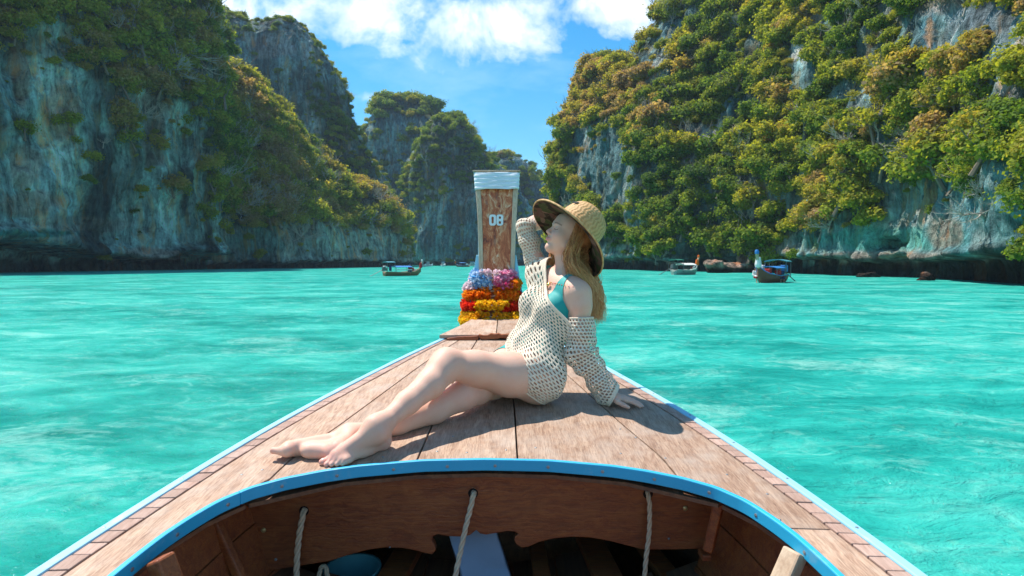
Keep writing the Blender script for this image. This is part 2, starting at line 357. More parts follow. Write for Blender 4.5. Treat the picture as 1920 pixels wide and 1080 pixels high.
SL = cliff('left_cliff', [
    [(-1500, 26), (-1500, 250, 26), (-1500, -200, 28), (-1400, -700, 31), (-1350, -800, 45)],
    [(-500, 52), (-500, 280, 52), (-500, -80, 56), (-480, -350, 63), (-460, -420, 80)],
    [(0, 76), (0, 290, 77), (0, 50, 82), (0, -190, 90), (10, -230, 112)],
    [(215, 96), (215, 300, 96.5), (225, 50, 102), (225, -140, 110), (230, -160, 130)],
    [(345, 110), (345, 300, 110), (345, 90, 113), (335, -60, 119), (320, -70, 138)],
    [(418, 121), (408, 320, 119), (412, 170, 121), (385, 6, 123), (350, -20, 142)],
    [(440, 150), (424, 320, 140), (420, 170, 141), (390, 20, 143), (360, 0, 160)]], 330, 250, (2.0, 1.2, .7), notch=(4.0, 6.5), seed=1)
SS = cliff('left_slope', [
    [(395, 128), (395, 380, 130), (395, 240, 135), (395, 130, 146), (395, 125, 170)],
    [(470, 136), (465, 400, 138), (465, 290, 146), (470, 168, 160), (470, 160, 185)],
    [(555, 147), (555, 410, 149), (550, 330, 157), (545, 245, 168), (545, 240, 192)],
    [(640, 163), (640, 430, 164), (640, 390, 170), (632, 345, 179), (632, 340, 200)],
    [(715, 181), (713, 450, 182), (710, 410, 186), (705, 368, 193), (700, 362, 210)],
    [(752, 195), (750, 465, 197), (748, 440, 198), (742, 415, 202), (740, 410, 218)],
    [(760, 235), (760, 465, 235), (758, 440, 235), (752, 415, 236), (752, 410, 240)]], 260, 150, (2.5, 1.0, .5), notch=(1.6, 2.2), seed=2)
SP = cliff('left_peak', [
    [(350, 200), (350, 350, 202), (350, 170, 206), (360, 40, 212), (360, 30, 235)],
    [(410, 200), (410, 350, 202), (410, 170, 206), (412, 28, 212), (412, 20, 235)],
    [(490, 204), (490, 350, 205), (488, 180, 208), (482, 47, 214), (480, 40, 237)],
    [(575, 208), (575, 360, 209), (570, 220, 212), (556, 52, 217), (552, 46, 240)],
    [(650, 213), (645, 380, 214), (632, 280, 216), (604, 108, 220), (600, 102, 243)],
    [(712, 218), (705, 420, 219), (685, 320, 221), (642, 180, 225), (638, 172, 245)],
    [(755, 224), (750, 440, 225), (735, 372, 227), (692, 298, 230), (688, 290, 250)],
    [(772, 250), (768, 450, 246), (760, 405, 246), (708, 318, 250), (700, 310, 260)]], 200, 160, (2.2, 1.3, .7), seed=3)
SM = cliff('middle_peak', [
    [(640, 292), (640, 420, 294), (640, 340, 300), (650, 290, 308), (650, 286, 330)],
    [(690, 290), (690, 400, 292), (690, 310, 298), (686, 240, 306), (686, 236, 330)],
    [(740, 290), (740, 400, 292), (738, 300, 298), (714, 203, 306), (714, 198, 330)],
    [(800, 292), (800, 390, 294), (790, 290, 300), (768, 194, 308), (768, 190, 332)],
    [(850, 294), (850, 390, 296), (840, 300, 302), (812, 204, 310), (812, 200, 334)],
    [(900, 300), (900, 400, 302), (890, 330, 308), (840, 245, 316), (840, 240, 336)]], 150, 120, (3, 1.5, .8), seed=4)
SN = cliff('middle_bluff', [
    [(760, 275), (757, 420, 276), (752, 365, 278), (752, 345, 280), (750, 340, 300)],
    [(785, 262), (782, 400, 263), (775, 340, 266), (775, 305, 270), (772, 300, 292)],
    [(830, 255), (828, 400, 256), (822, 310, 260), (818, 238, 266), (815, 233, 290)],
    [(880, 256), (880, 400, 257), (878, 320, 261), (868, 238, 267), (866, 234, 290)],
    [(925, 260), (924, 410, 261), (918, 350, 265), (900, 284, 270), (897, 280, 292)],
    [(965, 266), (962, 420, 267), (955, 370, 270), (932, 308, 276), (928, 303, 296)],
    [(1000, 285), (1000, 440, 283), (995, 400, 284), (960, 345, 285), (955, 340, 300)]], 150, 120, (2.6, 1.3, .7), notch=(2.2, 2), seed=5)
SF = cliff('far_ridge', [
    [(900, 330), (900, 420, 332), (900, 350, 336), (905, 312, 342), (905, 308, 365)],
    [(950, 330), (950, 420, 332), (948, 350, 336), (945, 300, 342), (945, 297, 365)],
    [(995, 332), (995, 420, 334), (992, 360, 338), (988, 314, 344), (988, 310, 365)],
    [(1030, 334), (1030, 430, 336), (1026, 380, 340), (1018, 337, 346), (1018, 334, 366)],
    [(1080, 336), (1080, 430, 338), (1080, 380, 342), (1075, 345, 348), (1075, 342, 368)]], 100, 80, (3, 1.5, .8), seed=6)
SR = cliff('right_cliff', [
    [(1060, 195), (1058, 400, 190), (1072, 270, 190), (1092, 190, 190), (1120, 140, 190), (1140, 136, 215)],
    [(1040, 160), (1044, 395, 158), (1062, 262, 158), (1084, 195, 158), (1112, 134, 160), (1130, 128, 185)],
    [(1085, 137), (1088, 390, 138), (1096, 270, 140), (1110, 200, 143), (1135, 124, 150), (1145, 120, 175)],
    [(1165, 115), (1160, 390, 117), (1160, 270, 121), (1165, 200, 127), (1184, 124, 138), (1190, 118, 165)],
    [(1255, 99), (1250, 390, 101), (1240, 260, 108), (1226, 170, 118), (1216, 76, 132), (1216, 70, 160)],
    [(1350, 89), (1345, 390, 92), (1320, 250, 102), (1292, 120, 116), (1264, 2, 130), (1262, -6, 160)],
    [(1440, 79), (1432, 390, 82), (1415, 230, 92), (1385, 60, 108), (1340, -140, 126), (1335, -150, 150)],
    [(1545, 66), (1545, 390, 67), (1530, 220, 74), (1505, 40, 88), (1470, -230, 110), (1460, -240, 135)],
    [(1650, 57), (1650, 390, 57), (1640, 220, 61), (1625, 20, 69), (1600, -300, 90), (1590, -310, 115)],
    [(1780, 46), (1780, 390, 46), (1775, 200, 49), (1765, -10, 54), (1740, -380, 70), (1730, -400, 95)],
    [(1930, 36.5), (1930, 380, 36.5), (1930, 200, 38.5), (1930, -20, 42), (1910, -450, 54), (1900, -470, 80)],
    [(2500, 23), (2500, 380, 23), (2500, 200, 24), (2500, -60, 26), (2450, -700, 34), (2440, -800, 60)],
    [(4200, 10), (4200, 380, 10), (4200, 200, 10.5), (4200, -200, 12), (4000, -1500, 18), (3900, -1700, 40)]], 560, 300, (2.0, 1.15, .6), notch=(2.2, 2.4), seed=7)
# plant cover and rock colours
def N_(S, sc, o=4): return fbm(S['Q'] + 300, sc, o)
px, py = SL['px'], SL['py']
vL = ell(px, py, [(200, -40, 420, 150, .95), (80, 60, 60, 40, .7), (350, 60, 90, 110, 1.), (340, 180, 85, 60, .85), (245, 165, 40, 60, .75), (210, 110, 50, 50, .7), (260, 230, 45, 60, .5), (400, 260, 22, 160, .75), (300, 340, 60, 30, .6),
                  (40, 235, 25, 20, .5), (270, 300, 25, 90, .35), (140, 60, 60, 40, .5), (330, 240, 40, 50, .35), (390, 420, 28, 60, .5)], .13)
vL = np.where(SL['Q'][:, 2] < 5, 0.02, vL)
tint(SL, [(.03, .045, .042), (.10, .15, .135), (.15, .235, .215), (.19, .30, .28), (.24, .33, .29)],  # teal of the cliff's shade is put into these rock colours
     [(115, 200, 30, 60, (.42, .24, .12), .7), (45, 310, 35, 40, (.50, .48, .38), .8), (200, 170, 60, 30, (.24, .36, .33), .6), (105, 190, 12, 40, (.62, .60, .45), .7), (60, 380, 60, 25, (.40, .28, .18), .6), (15, 200, 16, 60, (.18, .36, .38), .6),
      (290, 240, 25, 90, (.16, .07, .05), .7), (40, 130, 20, 70, (.35, .18, .08), .6), (160, 420, 110, 14, (.36, .34, .28), .5), (285, 480, 60, 14, (.5, .36, .27), .7), (70, 438, 80, 8, (.05, .35, .30), .9), (390, 300, 25, 120, (.15, .20, .17), .5)], vL)
px, py = SS['px'], SS['py']
vS = ell(px, py, [(560, 460, 230, 40, .22), (480, 470, 60, 40, .15)], .95); vS = np.where(SS['Q'][:, 2] < 3, .02, vS)
tint(SS, [(.10, .14, .125), (.19, .26, .235), (.27, .32, .27), (.36, .33, .26)], [(480, 450, 60, 25, (.14, .30, .27), .6), (560, 440, 40, 20, (.35, .32, .27), .5)], vS)
px, py = SP['px'], SP['py']
vP = ell(px, py, [(500, 100, 80, 36, .10), (430, 130, 40, 60, .2)], .62); vP = np.clip(vP + N_(SP, 1 / 15.) * .7, 0, 1)
tint(SP, [(.03, .055, .06), (.06, .11, .12), (.10, .175, .175), (.19, .24, .23)], [(510, 85, 40, 24, (.30, .29, .28), .6), (440, 140, 30, 30, (.22, .17, .14), .4)], vP)
vM = np.clip(.55 + N_(SM, 1 / 14.) * 1.0 + (SM['N'][:, 2] - .3) * .8, 0, 1); tint(SM, [(.035, .065, .07), (.07, .13, .14), (.12, .20, .20)], [], vM)
px, py = SN['px'], SN['py']
vN = np.clip(ell(px, py, [(860, 270, 90, 60, 1.), (800, 340, 30, 50, .8), (880, 430, 70, 70, .12), (830, 440, 50, 60, .2)], .5) + N_(SN, 1 / 12.) * .7, 0, 1)
tint(SN, [(.035, .075, .085), (.06, .125, .135), (.11, .20, .205), (.22, .25, .22)], [(870, 370, 20, 50, (.24, .19, .15), .5)], vN)
vF = np.clip(.6 + N_(SF, 1 / 14.) * .8, 0, 1); tint(SF, [(.035, .065, .07), (.07, .13, .14), (.12, .20, .20)], [], vF)
px, py = SR['px'], SR['py']
vR = ell(px, py, [(1120, 290, 60, 60, .22), (1150, 330, 42, 60, .12), (1150, 360, 30, 40, .2), (1095, 440, 50, 12, .5), (1200, 130, 40, 30, .6), (1240, 90, 24, 60, .4), (1500, 120, 26, 60, .35), (1555, 40, 40, 40, .45), (1600, 190, 40, 40, .55), (1780, 60, 90, 50, .12), (1745, 90, 22, 60, .02),
                  (1880, 60, 70, 60, .3), (1860, 170, 50, 26, .3), (1760, 395, 85, 60, .10), (1880, 330, 32, 60, .12), (1890, 400, 60, 90, .12), (1800, 470, 140, 60, .03), (1640, 468, 170, 48, .02), (1520, 470, 30, 50, .08), (1400, 490, 60, 16, .1),
                  (1120, 475, 60, 20, .25), (1870, 250, 70, 60, .95), (2200, 200, 120, 120, .4)], .97)
vR = np.clip(vR + np.where(vR > .5, N_(SR, 1 / 6.) * 1.1, N_(SR, 1 / 5.) * .15), 0, 1); vR = np.where(SR['Q'][:, 2] < 2.2, .0, vR)
tint(SR, [(.05, .085, .085), (.12, .22, .23), (.20, .34, .34), (.42, .41, .36)],
     [(1130, 300, 60, 110, (.10, .20, .21), .6), (1640, 450, 160, 22, (.10, .40, .34), .85), (1560, 470, 40, 26, (.24, .42, .42), .5), (1640, 488, 150, 14, (.46, .34, .26), .7), (1840, 480, 24, 44, (.58, .46, .37), .9), (1795, 440, 60, 50, (.13, .33, .35), .7), (1740, 380, 70, 50, (.22, .38, .40), .6),
      (1770, 440, 30, 30, (.5, .36, .25), .6), (1900, 400, 40, 80, (.17, .38, .38), .7), (1760, 10, 45, 20, (.62, .50, .44), .8), (1745, 80, 14, 60, (.08, .30, .40), .85), (1744, 60, 8, 30, (.6, .36, .2), .9), (1850, 40, 70, 50, (.33, .40, .45), .7), (1740, 405, 22, 18, (.52, .44, .34), .5), (1900, 500, 60, 26, (.16, .12, .08), .7)], vR)
# sea cave in the right cliff: a hollow pressed into the rock
S = SR; me = S['o'].data
for cx, cy, rx, ry, dep in [(1665, 458, 17, 12, 3.5), (1637, 462, 5, 9, 1.5), (1693, 462, 4, 14, .9)]:
    q = ((S['px'] - cx) / rx) ** 2 + ((S['py'] - cy) / ry) ** 2; k = np.exp(-q ** 2)
    S['Q'] -= S['Ns'] * (k * dep)[:, None]
me.vertices.foreach_set('co', S['Q'].astype(np.float32).ravel()); me.update()

# ---------------------------------------------------------------- plants
def leaf_fn(pal):
    def f(t, b):
        a = t.n('ShaderNodeAttribute', attribute_type='INSTANCER', attribute_name='tint').outputs['Fac']
        r = t.n('ShaderNodeNewGeometry'); isl = r.outputs['Random Per Island']; v = r.outputs['Position']
        x = t.m('ADD', t.m('MULTIPLY', a, .86), t.m('MULTIPLY', t.noise(v, .16, 3), .14))
        x = t.m('ADD', x, t.m('MULTIPLY', t.m('SUBTRACT', isl, .5), .16))
        c = t.ramp(x, pal)
        c = t.n('ShaderNodeHueSaturation', i={'Value': t.m('ADD', t.m('MULTIPLY', isl, .5), .75), 'Color': c}).outputs[0]
        t.set(b.inputs['Base Color'], c)
        tr = t.n('ShaderNodeBsdfTranslucent', i={'Color': t.mix(1., c, (1.5, 1.4, .6), 'MULTIPLY')}).outputs[0]
        mx = t.n('ShaderNodeMixShader', i={0: .5}); t.set(mx.inputs[1], b.outputs[0]); t.set(mx.inputs[2], tr); t.set(t.t.nodes['Material Output'].inputs[0], mx.outputs[0])
    return f
M_leaf = mat('foliage', leaf_fn([(.05, (.06, .115, .022)), (.3, (.13, .21, .026)), (.5, (.24, .28, .032)), (.66, (.35, .34, .036)), (.82, (.38, .28, .075)), (.97, (.38, .26, .155))]), rough=.75, spec=.2)
M_bark = plain('bark', (.20, .16, .12), .9, .4, 5., .1)
M_palebark = plain('pale_bark', (.44, .39, .33), .9, .3, 5., .1)
def crown_mesh(seed, nclump, nleaf, ls, sparse=1., flat=.8):
    r = np.random.default_rng(seed); C = []; 
    for k in range(nclump):
        d = r.normal(size=3); d /= np.linalg.norm(d); d[2] = abs(d[2]) * .9 - .25; rr = r.uniform(.35, .78)
        C.append((d * rr * np.array((1, 1, flat)), r.uniform(.26, .48) * (1.25 - rr * .5)))
    V = []; 
    for c, rad in C:
        n = int(nleaf * rad / .35); d = r.normal(size=(n, 3)); d /= np.linalg.norm(d, axis=1, keepdims=True)
        p = c + d * rad * (r.uniform(.25, 1, (n, 1)) ** .45) * np.array((1, 1, .75)) * (1 + .25 * r.normal(size=(n, 1)) * sparse)
        nr = d + r.normal(size=(n, 3)) * .55 + np.array((0, 0, .45)); nr /= np.linalg.norm(nr, axis=1, keepdims=True)
        a = np.cross(nr, r.normal(size=(n, 3))); a /= np.linalg.norm(a, axis=1, keepdims=True); b_ = np.cross(nr, a)
        s = ls * r.uniform(.6, 1.3, (n, 1)); e = s * r.uniform(.45, .8, (n, 1))
        V.append(np.stack([p - a * s, p - b_ * e + nr * s * .15, p + a * s, p + b_ * e - nr * s * .1], 1).reshape(-1, 3))
    V = np.concatenate(V); Fc = np.arange(len(V)).reshape(-1, 4)
    me = bpy.data.meshes.new('crown'); o = mesh('crown', V, Fc, M_leaf); d_ = o.data; bpy.data.objects.remove(o); return d_
def branch_mb(seed, spread=1., n=7, r0=.075, deep=1, base_z=-1.05):
    r = random.Random(seed); mb = MB()
    lean = Vector((r.uniform(-.25, .25), r.uniform(-.25, .25), 0))
    T0 = [Vector((0, 0, base_z)), Vector((0, 0, base_z * .5)) + lean * .5, Vector((0, 0, -.1)) + lean]
    mb.tube(T0, [r0, r0 * .8, r0 * .55], 6)
    def br(p, d, L, rad, lev):
        q = [p]; dd = d.normalized()
        for k in range(3):
            dd = (dd + Vector((r.uniform(-.35, .35), r.uniform(-.35, .35), r.uniform(-.1, .3)))).normalized(); q.append(q[-1] + dd * L / 3)
        mb.tube(q, [rad, rad * .75, rad * .5, rad * .25], 5 if lev == 0 else 4, cap=False)
        if lev < deep:
            for k in range(4): br(q[r.choice((1, 2, 2, 3))], (dd + Vector((r.uniform(-1, 1), r.uniform(-1, 1), r.uniform(-.2, .8)))), L * .6, rad * .5, lev + 1)
    for k in range(n):
        a = 2 * math.pi * k / n + r.uniform(-.3, .3); t0 = r.uniform(.45, 1); p = T0[1].lerp(T0[2], t0)
        br(p, Vector((math.cos(a) * spread, math.sin(a) * spread, r.uniform(.25, 1.1))), r.uniform(.6, 1.0), r0 * .5, 0)
    return mb
CROWNS = [crown_mesh(k, nc, nl, ls, sp_, fl) for k, (nc, nl, ls, sp_, fl) in enumerate([(13, 120, .085, 1, .8), (15, 105, .08, 1, .65), (11, 140, .085, 1, .95), (16, 100, .075, 1.3, .7), (12, 125, .09, 1, .75), (14, 80, .08, 1.8, .7), (9, 60, .07, 2.2, .6)])]
TRUNKS = []
for k in range(4):
    o = branch_mb(40 + k, 1, 6).build('trunk', M_bark); TRUNKS.append(o.data); bpy.data.objects.remove(o)
BARE = []
for k in range(3):
    o = branch_mb(60 + k, 1.3, 8, .06, 2).build('branches', M_palebark); BARE.append(o.data); bpy.data.objects.remove(o)

def scatter(S, n, smin, smax, seed, lim=(-150, 2080, -120)):
    r = np.random.default_rng(seed); dens = np.clip(S['veg'], 0, 1) ** 1.6
    dist = np.maximum(S['Q'][:, 1], 12)
    w = S['ar'] * dens * (S['px'] > lim[0]) * (S['px'] < lim[1]) * (S['py'] > lim[2]) * (S['Q'][:, 2] > 1.6) / dist ** 1.0
    i = r.choice(len(w), n, p=w / w.sum()); s = smin + (smax - smin) * r.random(n) ** 1.8
    s = s * (.55 + .45 * dens[i]) * (.7 + .5 * np.clip(dist[i] / 90, .5, 1.6))
    P = S['Q'][i] + S['N'][i] * (s * .25)[:, None]; P[:, 2] += s * .15
    return i, P, s
TREES = dict(
    right_cliff=[('dense green tree rooted on the sunlit right cliff face', .30, 'g'), ('yellow-green bushy tree growing on the sunlit right cliff face', .58, 'y'), ('olive brown dry-leaved tree growing on the sunlit right cliff face', .82, 'b')],
    left_slope=[('dark green rounded tree on the wooded slope beyond the left cliff', .32, 'g'), ('yellow-green tree catching sun on the wooded slope beyond the left cliff', .6, 'y'), ('dry tan leafed tree on the wooded slope beyond the left cliff', .95, 'b')],
    left_cliff=[('dark green tree hanging on the shaded left cliff', .30, 'g'), ('yellow-green tree hanging on the shaded left cliff', .56, 'y'), ('brownish dry tree hanging on the shaded left cliff', .85, 'b')],
    left_peak=[('small dark tree on the tall blue-grey peak behind the left slope', .25, 'g'), ('small olive tree on the tall blue-grey peak behind the left slope', .55, 'y'), ('small brown tree on the tall blue-grey peak behind the left slope', .8, 'b')],
    middle_bluff=[('small dark tree on the far middle bluff', .25, 'g'), ('small yellow-green tree on the far middle bluff', .55, 'y'), ('small brown tree on the far middle bluff', .8, 'b')])
TR = bpy.data.collections.new('trees'); SC.collection.children.link(TR)
def add_tree(p, s, kind, tn, lab, cat='tree', group=None, rot=None, bare=False, trunk=True):
    nm = 'bare_tree' if bare else 'cliff_tree'
    e = bpy.data.objects.new(nm, None); e.location = p; e.scale = (s, s, s * RNG.uniform(.8, 1.05)); e.rotation_euler = rot if rot is not None else (RNG.normal() * .15, RNG.normal() * .15, RNG.uniform(0, 6.28))
    TR.objects.link(e); tag(e, lab, cat, group)
    if bare:
        c = bpy.data.objects.new('branches', BARE[kind % 3]); c.parent = e; TR.objects.link(c)
    else:
        c = bpy.data.objects.new('crown', CROWNS[kind]); c.parent = e; c['tint'] = float(tn); TR.objects.link(c)
        if trunk: d = bpy.data.objects.new('trunk', TRUNKS[kind % 4]); d.parent = e; TR.objects.link(d)
    return c
REF = {}
def gn_foliage(name, P, s, rot, kind, tn):
    me = bpy.data.meshes.new(name); me.from_pydata([tuple(v) for v in P], [], [])
    for an, ty, dat in (('sc', 'FLOAT', s), ('tint', 'FLOAT', tn), ('kind', 'INT', kind)):
        a = me.attributes.new(an, ty, 'POINT'); a.data.foreach_set('value', np.asarray(dat, np.int32 if ty == 'INT' else np.float32))
    a = me.attributes.new('rot', 'FLOAT_VECTOR', 'POINT'); a.data.foreach_set('vector', rot.astype(np.float32).ravel())
    o = link(bpy.data.objects.new(name, me)); o['kind'] = 'stuff'
    g = bpy.data.node_groups.get('foliage_scatter')
    if not g:
        g = bpy.data.node_groups.new('foliage_scatter', 'GeometryNodeTree')
        g.interface.new_socket('Geometry', in_out='INPUT', socket_type='NodeSocketGeometry'); g.interface.new_socket('Geometry', in_out='OUTPUT', socket_type='NodeSocketGeometry')
        t = NT(g); i = t.n('NodeGroupInput'); ou = t.n('NodeGroupOutput'); J = t.n('GeometryNodeJoinGeometry')
        for k in reversed(range(len(CROWNS) + 3)):
            oi = t.n('GeometryNodeObjectInfo', transform_space='ORIGINAL'); oi.inputs['Object'].default_value = REF[k]; oi.inputs['As Instance'].default_value = True
            t.L.new(oi.outputs['Geometry'], J.inputs[0])
        def at_(nm, ty): 
            q = t.n('GeometryNodeInputNamedAttribute', data_type=ty); q.inputs[0].default_value = nm; return q.outputs[0]
        ip = t.n('GeometryNodeInstanceOnPoints'); t.L.new(i.outputs[0], ip.inputs['Points']); t.L.new(J.outputs[0], ip.inputs['Instance'])
        ip.inputs['Pick Instance'].default_value = True; t.L.new(at_('kind', 'INT'), ip.inputs['Instance Index'])
        t.L.new(at_('rot', 'FLOAT_VECTOR'), ip.inputs['Rotation']); t.L.new(at_('sc', 'FLOAT'), ip.inputs['Scale']); t.L.new(ip.outputs[0], ou.inputs[0])
    m = o.modifiers.new('scatter', 'NODES'); m.node_group = g
    return o
PLAN = [  # sheet, things, stuff plants, min and max crown radius, tint mean by place
    ('right_cliff', 130, 3000, .9, 2.9), ('left_slope', 62, 1300, 1.1, 3.7), ('left_cliff', 46, 640, .9, 3.4), ('left_peak', 18, 900, .9, 2.8), ('middle_bluff', 12, 620, .9, 3.0)]
STUFF = []
def tint_of(S, i, r):
    px, py = S['px'][i], S['py'][i]; n = len(i)
    base_t = .46 + fbm(S['Q'][i], 1 / 11., 2) * .55 + r.normal(size=n) * .17
    if S is SS: base_t = base_t + ell(px, py, [(490, 350, 75, 90, .48), (620, 430, 80, 40, .34), (510, 230, 60, 50, .12), (700, 430, 50, 60, .28)], .20)  # overall lift puts missing sunlight into leaf colour; strongest blobs are dry thickets
    if S is SR: base_t = base_t + ell(px, py, [(1270, 400, 160, 110, -.16), (1150, 200, 90, 90, .24), (1800, 130, 100, 40, .22), (1560, 380, 90, 60, .16), (1300, 150, 60, 100, .0), (1640, 250, 160, 120, .14)], .03)
    if S is SL: base_t = base_t + ell(px, py, [(380, 50, 40, 60, .1), (100, 250, 130, 120, .18), (300, 140, 60, 50, .16)], .08)  # base lift again brightens leaf colour in place of light
    if S in (SP, SN, SM, SF): base_t = base_t - .08
    return np.clip(base_t, .08, .97)
for si, (nm, nt, ns, a, b_) in enumerate(PLAN):
    S = SHEETS[nm]; r = np.random.default_rng(100 + si)
    i, P, s = scatter(S, nt * 5, a * 1.25, b_ * 1.1, 10 + si, (10, 1910, 5))
    big = s / np.maximum(P[:, 1], 20); order = np.argsort(-big); keep = []
    for q in order:
        if len(keep) >= nt: break
        if all(np.hypot(S['px'][i[q]] - S['px'][i[k]], S['py'][i[q]] - S['py'][i[k]]) > 15 for k in keep): keep.append(q)
    tn = tint_of(S, i, r)
    for k in keep:
        c = 0 if tn[k] < .45 else (1 if tn[k] < .70 else 2); lab, _, _ = TREES[nm][c]; kd = int(r.integers(0, 7)) if c == 2 else int(r.integers(0, 6))
        X_, Y__ = S['px'][i[k]], S['py'][i[k]]
        if nm in ('right_cliff', 'left_slope', 'left_cliff'):
            x0, x1 = {'right_cliff': (1050, 1910), 'left_slope': (400, 760), 'left_cliff': (10, 420)}[nm]; u_ = (X_ - x0) / (x1 - x0); v_ = Y__ / 500
            lab = ' '.join([['small', 'medium', 'large'][int(np.clip((s[k] / P[k][1] * F - 18) / 12, 0, 2))], {'g': 'green', 'y': 'yellow-green', 'b': 'olive-brown'}[TREES[nm][c][2]], 'tree,', ['high up', 'at mid height', 'low down'][int(np.clip(v_ * 3, 0, 2))], 'at the ' + ['left end', 'left half', 'middle', 'right half', 'right end'][int(np.clip(u_ * 5, 0, 4))], 'of the', {'right_cliff': 'sunlit right cliff', 'left_slope': 'wooded left slope', 'left_cliff': 'shaded left cliff'}[nm]])
        lean = S['N'][i[k]] * .35; o = add_tree(P[k], s[k], kd, tn[k], lab, group={'g': 'green', 'y': 'yellow-green', 'b': 'brownish'}[TREES[nm][c][2]] + ' trees of the ' + nm.replace('_', ' '), rot=(-lean[1], lean[0], r.uniform(0, 6.28)))
        REF.setdefault(kd, o)
    i, P, s = scatter(S, ns, a * .55, b_ * .85, 20 + si)
    rot = np.stack([r.normal(size=ns) * .25, r.normal(size=ns) * .25, r.uniform(0, 6.28, ns)], 1)
    kd = r.integers(0, 7, ns); bz = r.random(ns) < {'left_slope': .16, 'left_cliff': .12}.get(nm, .06); kd[bz] = 7 + r.integers(0, 3, bz.sum()); s[bz] *= 1.15
    STUFF.append((nm + '_foliage', P, s, rot, kd, tint_of(S, i, r)))
for nm, S, ns in (('middle_peak_foliage', SM, 420), ('far_ridge_foliage', SF, 260)):
    r = np.random.default_rng(ns); i, P, s = scatter(S, ns, 1.4, 4.2, ns)
    STUFF.append((nm, P, s, np.stack([r.normal(size=ns) * .2, r.normal(size=ns) * .2, r.uniform(0, 6.28, ns)], 1), r.integers(0, 6, ns), tint_of(S, i, r)))
# bare, silver-branched trees one can point at
def near(S, x, y):
    k = np.argmin((S['px'] - x) ** 2 + (S['py'] - y) ** 2 + (S['Q'][:, 1] > np.median(S['Q'][:, 1]) + 60) * 1e5); return S['Q'][k], S['N'][k]
for S, x, y, s, k, lab in [(SL, 320, 128, 5.0, 0, 'bare silvery branched tree leaning out near the top of the left cliff'), (SL, 272, 210, 3.6, 1, 'small leafless pale shrub on the shaded left cliff face'), (SL, 350, 95, 4.5, 2, 'pale forked bare tree at the left cliff edge below the skyline'),
                           (SS, 470, 320, 5.5, 1, 'leafless grey tree in the upper brown thicket of the left slope'), (SS, 450, 380, 5.5, 0, 'leafless grey tree low in the brown thicket of the left slope'), (SS, 560, 432, 5., 2, 'pale fallen-looking bare tree above the rocks of the left slope'), (SS, 520, 350, 5., 0, 'leafless tree in the middle of the brown thicket on the left slope'),
                           (SR, 1560, 418, 2.6, 1, 'bare pale branched tree above the turquoise-stained rock of the right cliff'), (SR, 1720, 262, 2.4, 2, 'leafless tree among yellow-green bushes high on the right cliff'), (SR, 1850, 390, 2.2, 0, 'small bare tree above the pale column at the right edge')]:
    p, n = near(S, x, y); nh = Vector((n[0], n[1], 0)).normalized()
    ob_ = add_tree(p + np.array(nh) * s * .2, s, k, 0, lab, rot=(-nh.y * .9, nh.x * .9, .3), bare=True)
    REF[7 + k] = ob_
for a in STUFF: gn_foliage(*a)
# ---------------------------------------------------------------- the longtail boat we sit in
def zd(y): return .85 + .08 * (y - 1.83) + np.where(np.asarray(y) < 0, .03 * np.asarray(y) ** 2 * .3, 0)   # sheer of the deck
def cx(y): return -.079 - .008 * (np.asarray(y) - 1.2)            # centreline
def tab(pts):
    a = np.array(pts, float); return lambda v: np.interp(v, a[:, 0], a[:, 1])
def smooth_tab(pts, n=200):
    a = np.array(pts, float); x = np.linspace(a[0, 0], a[-1, 0], n); y = np.interp(x, a[:, 0], a[:, 1])
    k = np.ones(11) / 11; yp = np.concatenate([np.full(5, 0) + y[0] - (y[5:0:-1] - y[0]), y, y[-1] - (y[-2:-7:-1] - y[-1])]); y = np.convolve(yp, k, 'valid'); return lambda v: np.interp(v, x, y)
HWo = smooth_tab([(-2.2, .86), (-1.5, .95), (-.5, 1.03), (.3, 1.05), (.8, 1.04), (1.25, 1.0), (1.6, .945), (1.84, .90), (2.09, .845), (2.3, .79), (2.59, .705), (3.14, .53), (3.71, .325), (4.1, .20), (4.45, .15)])
ARCH = smooth_tab([(0, 1.805), (.2, 1.797), (.4, 1.762), (.5, 1.73), (.6, 1.685), (.68, 1.63), (.74, 1.55), (.78, 1.44), (.805, 1.32), (.82, 1.1), (.83, .8)], 300)   # opening: hw -> y
ah = np.linspace(0, .83, 400); AH = lambda y: np.where(np.asarray(y) < .8, .83 + np.minimum(0, (np.asarray(y) + .2) * .05), np.interp(-np.asarray(y), -ARCH(ah), ah))
def hwB(y): return HWo(y) - .026 - .052 * np.clip((4.3 - y) / 1.5, .35, 1)                 # inner edge of the gunwale blocks
boat = thing('longtail_boat', (-.08, 1.0, .85), 'wooden longtail boat under the seated woman, its planked bow deck edged in blue', 'boat')
CAMB = lambda x, y: .018 * (1 - np.clip(np.abs(x - cx(y)) / 1.0, 0, 1) ** 2)
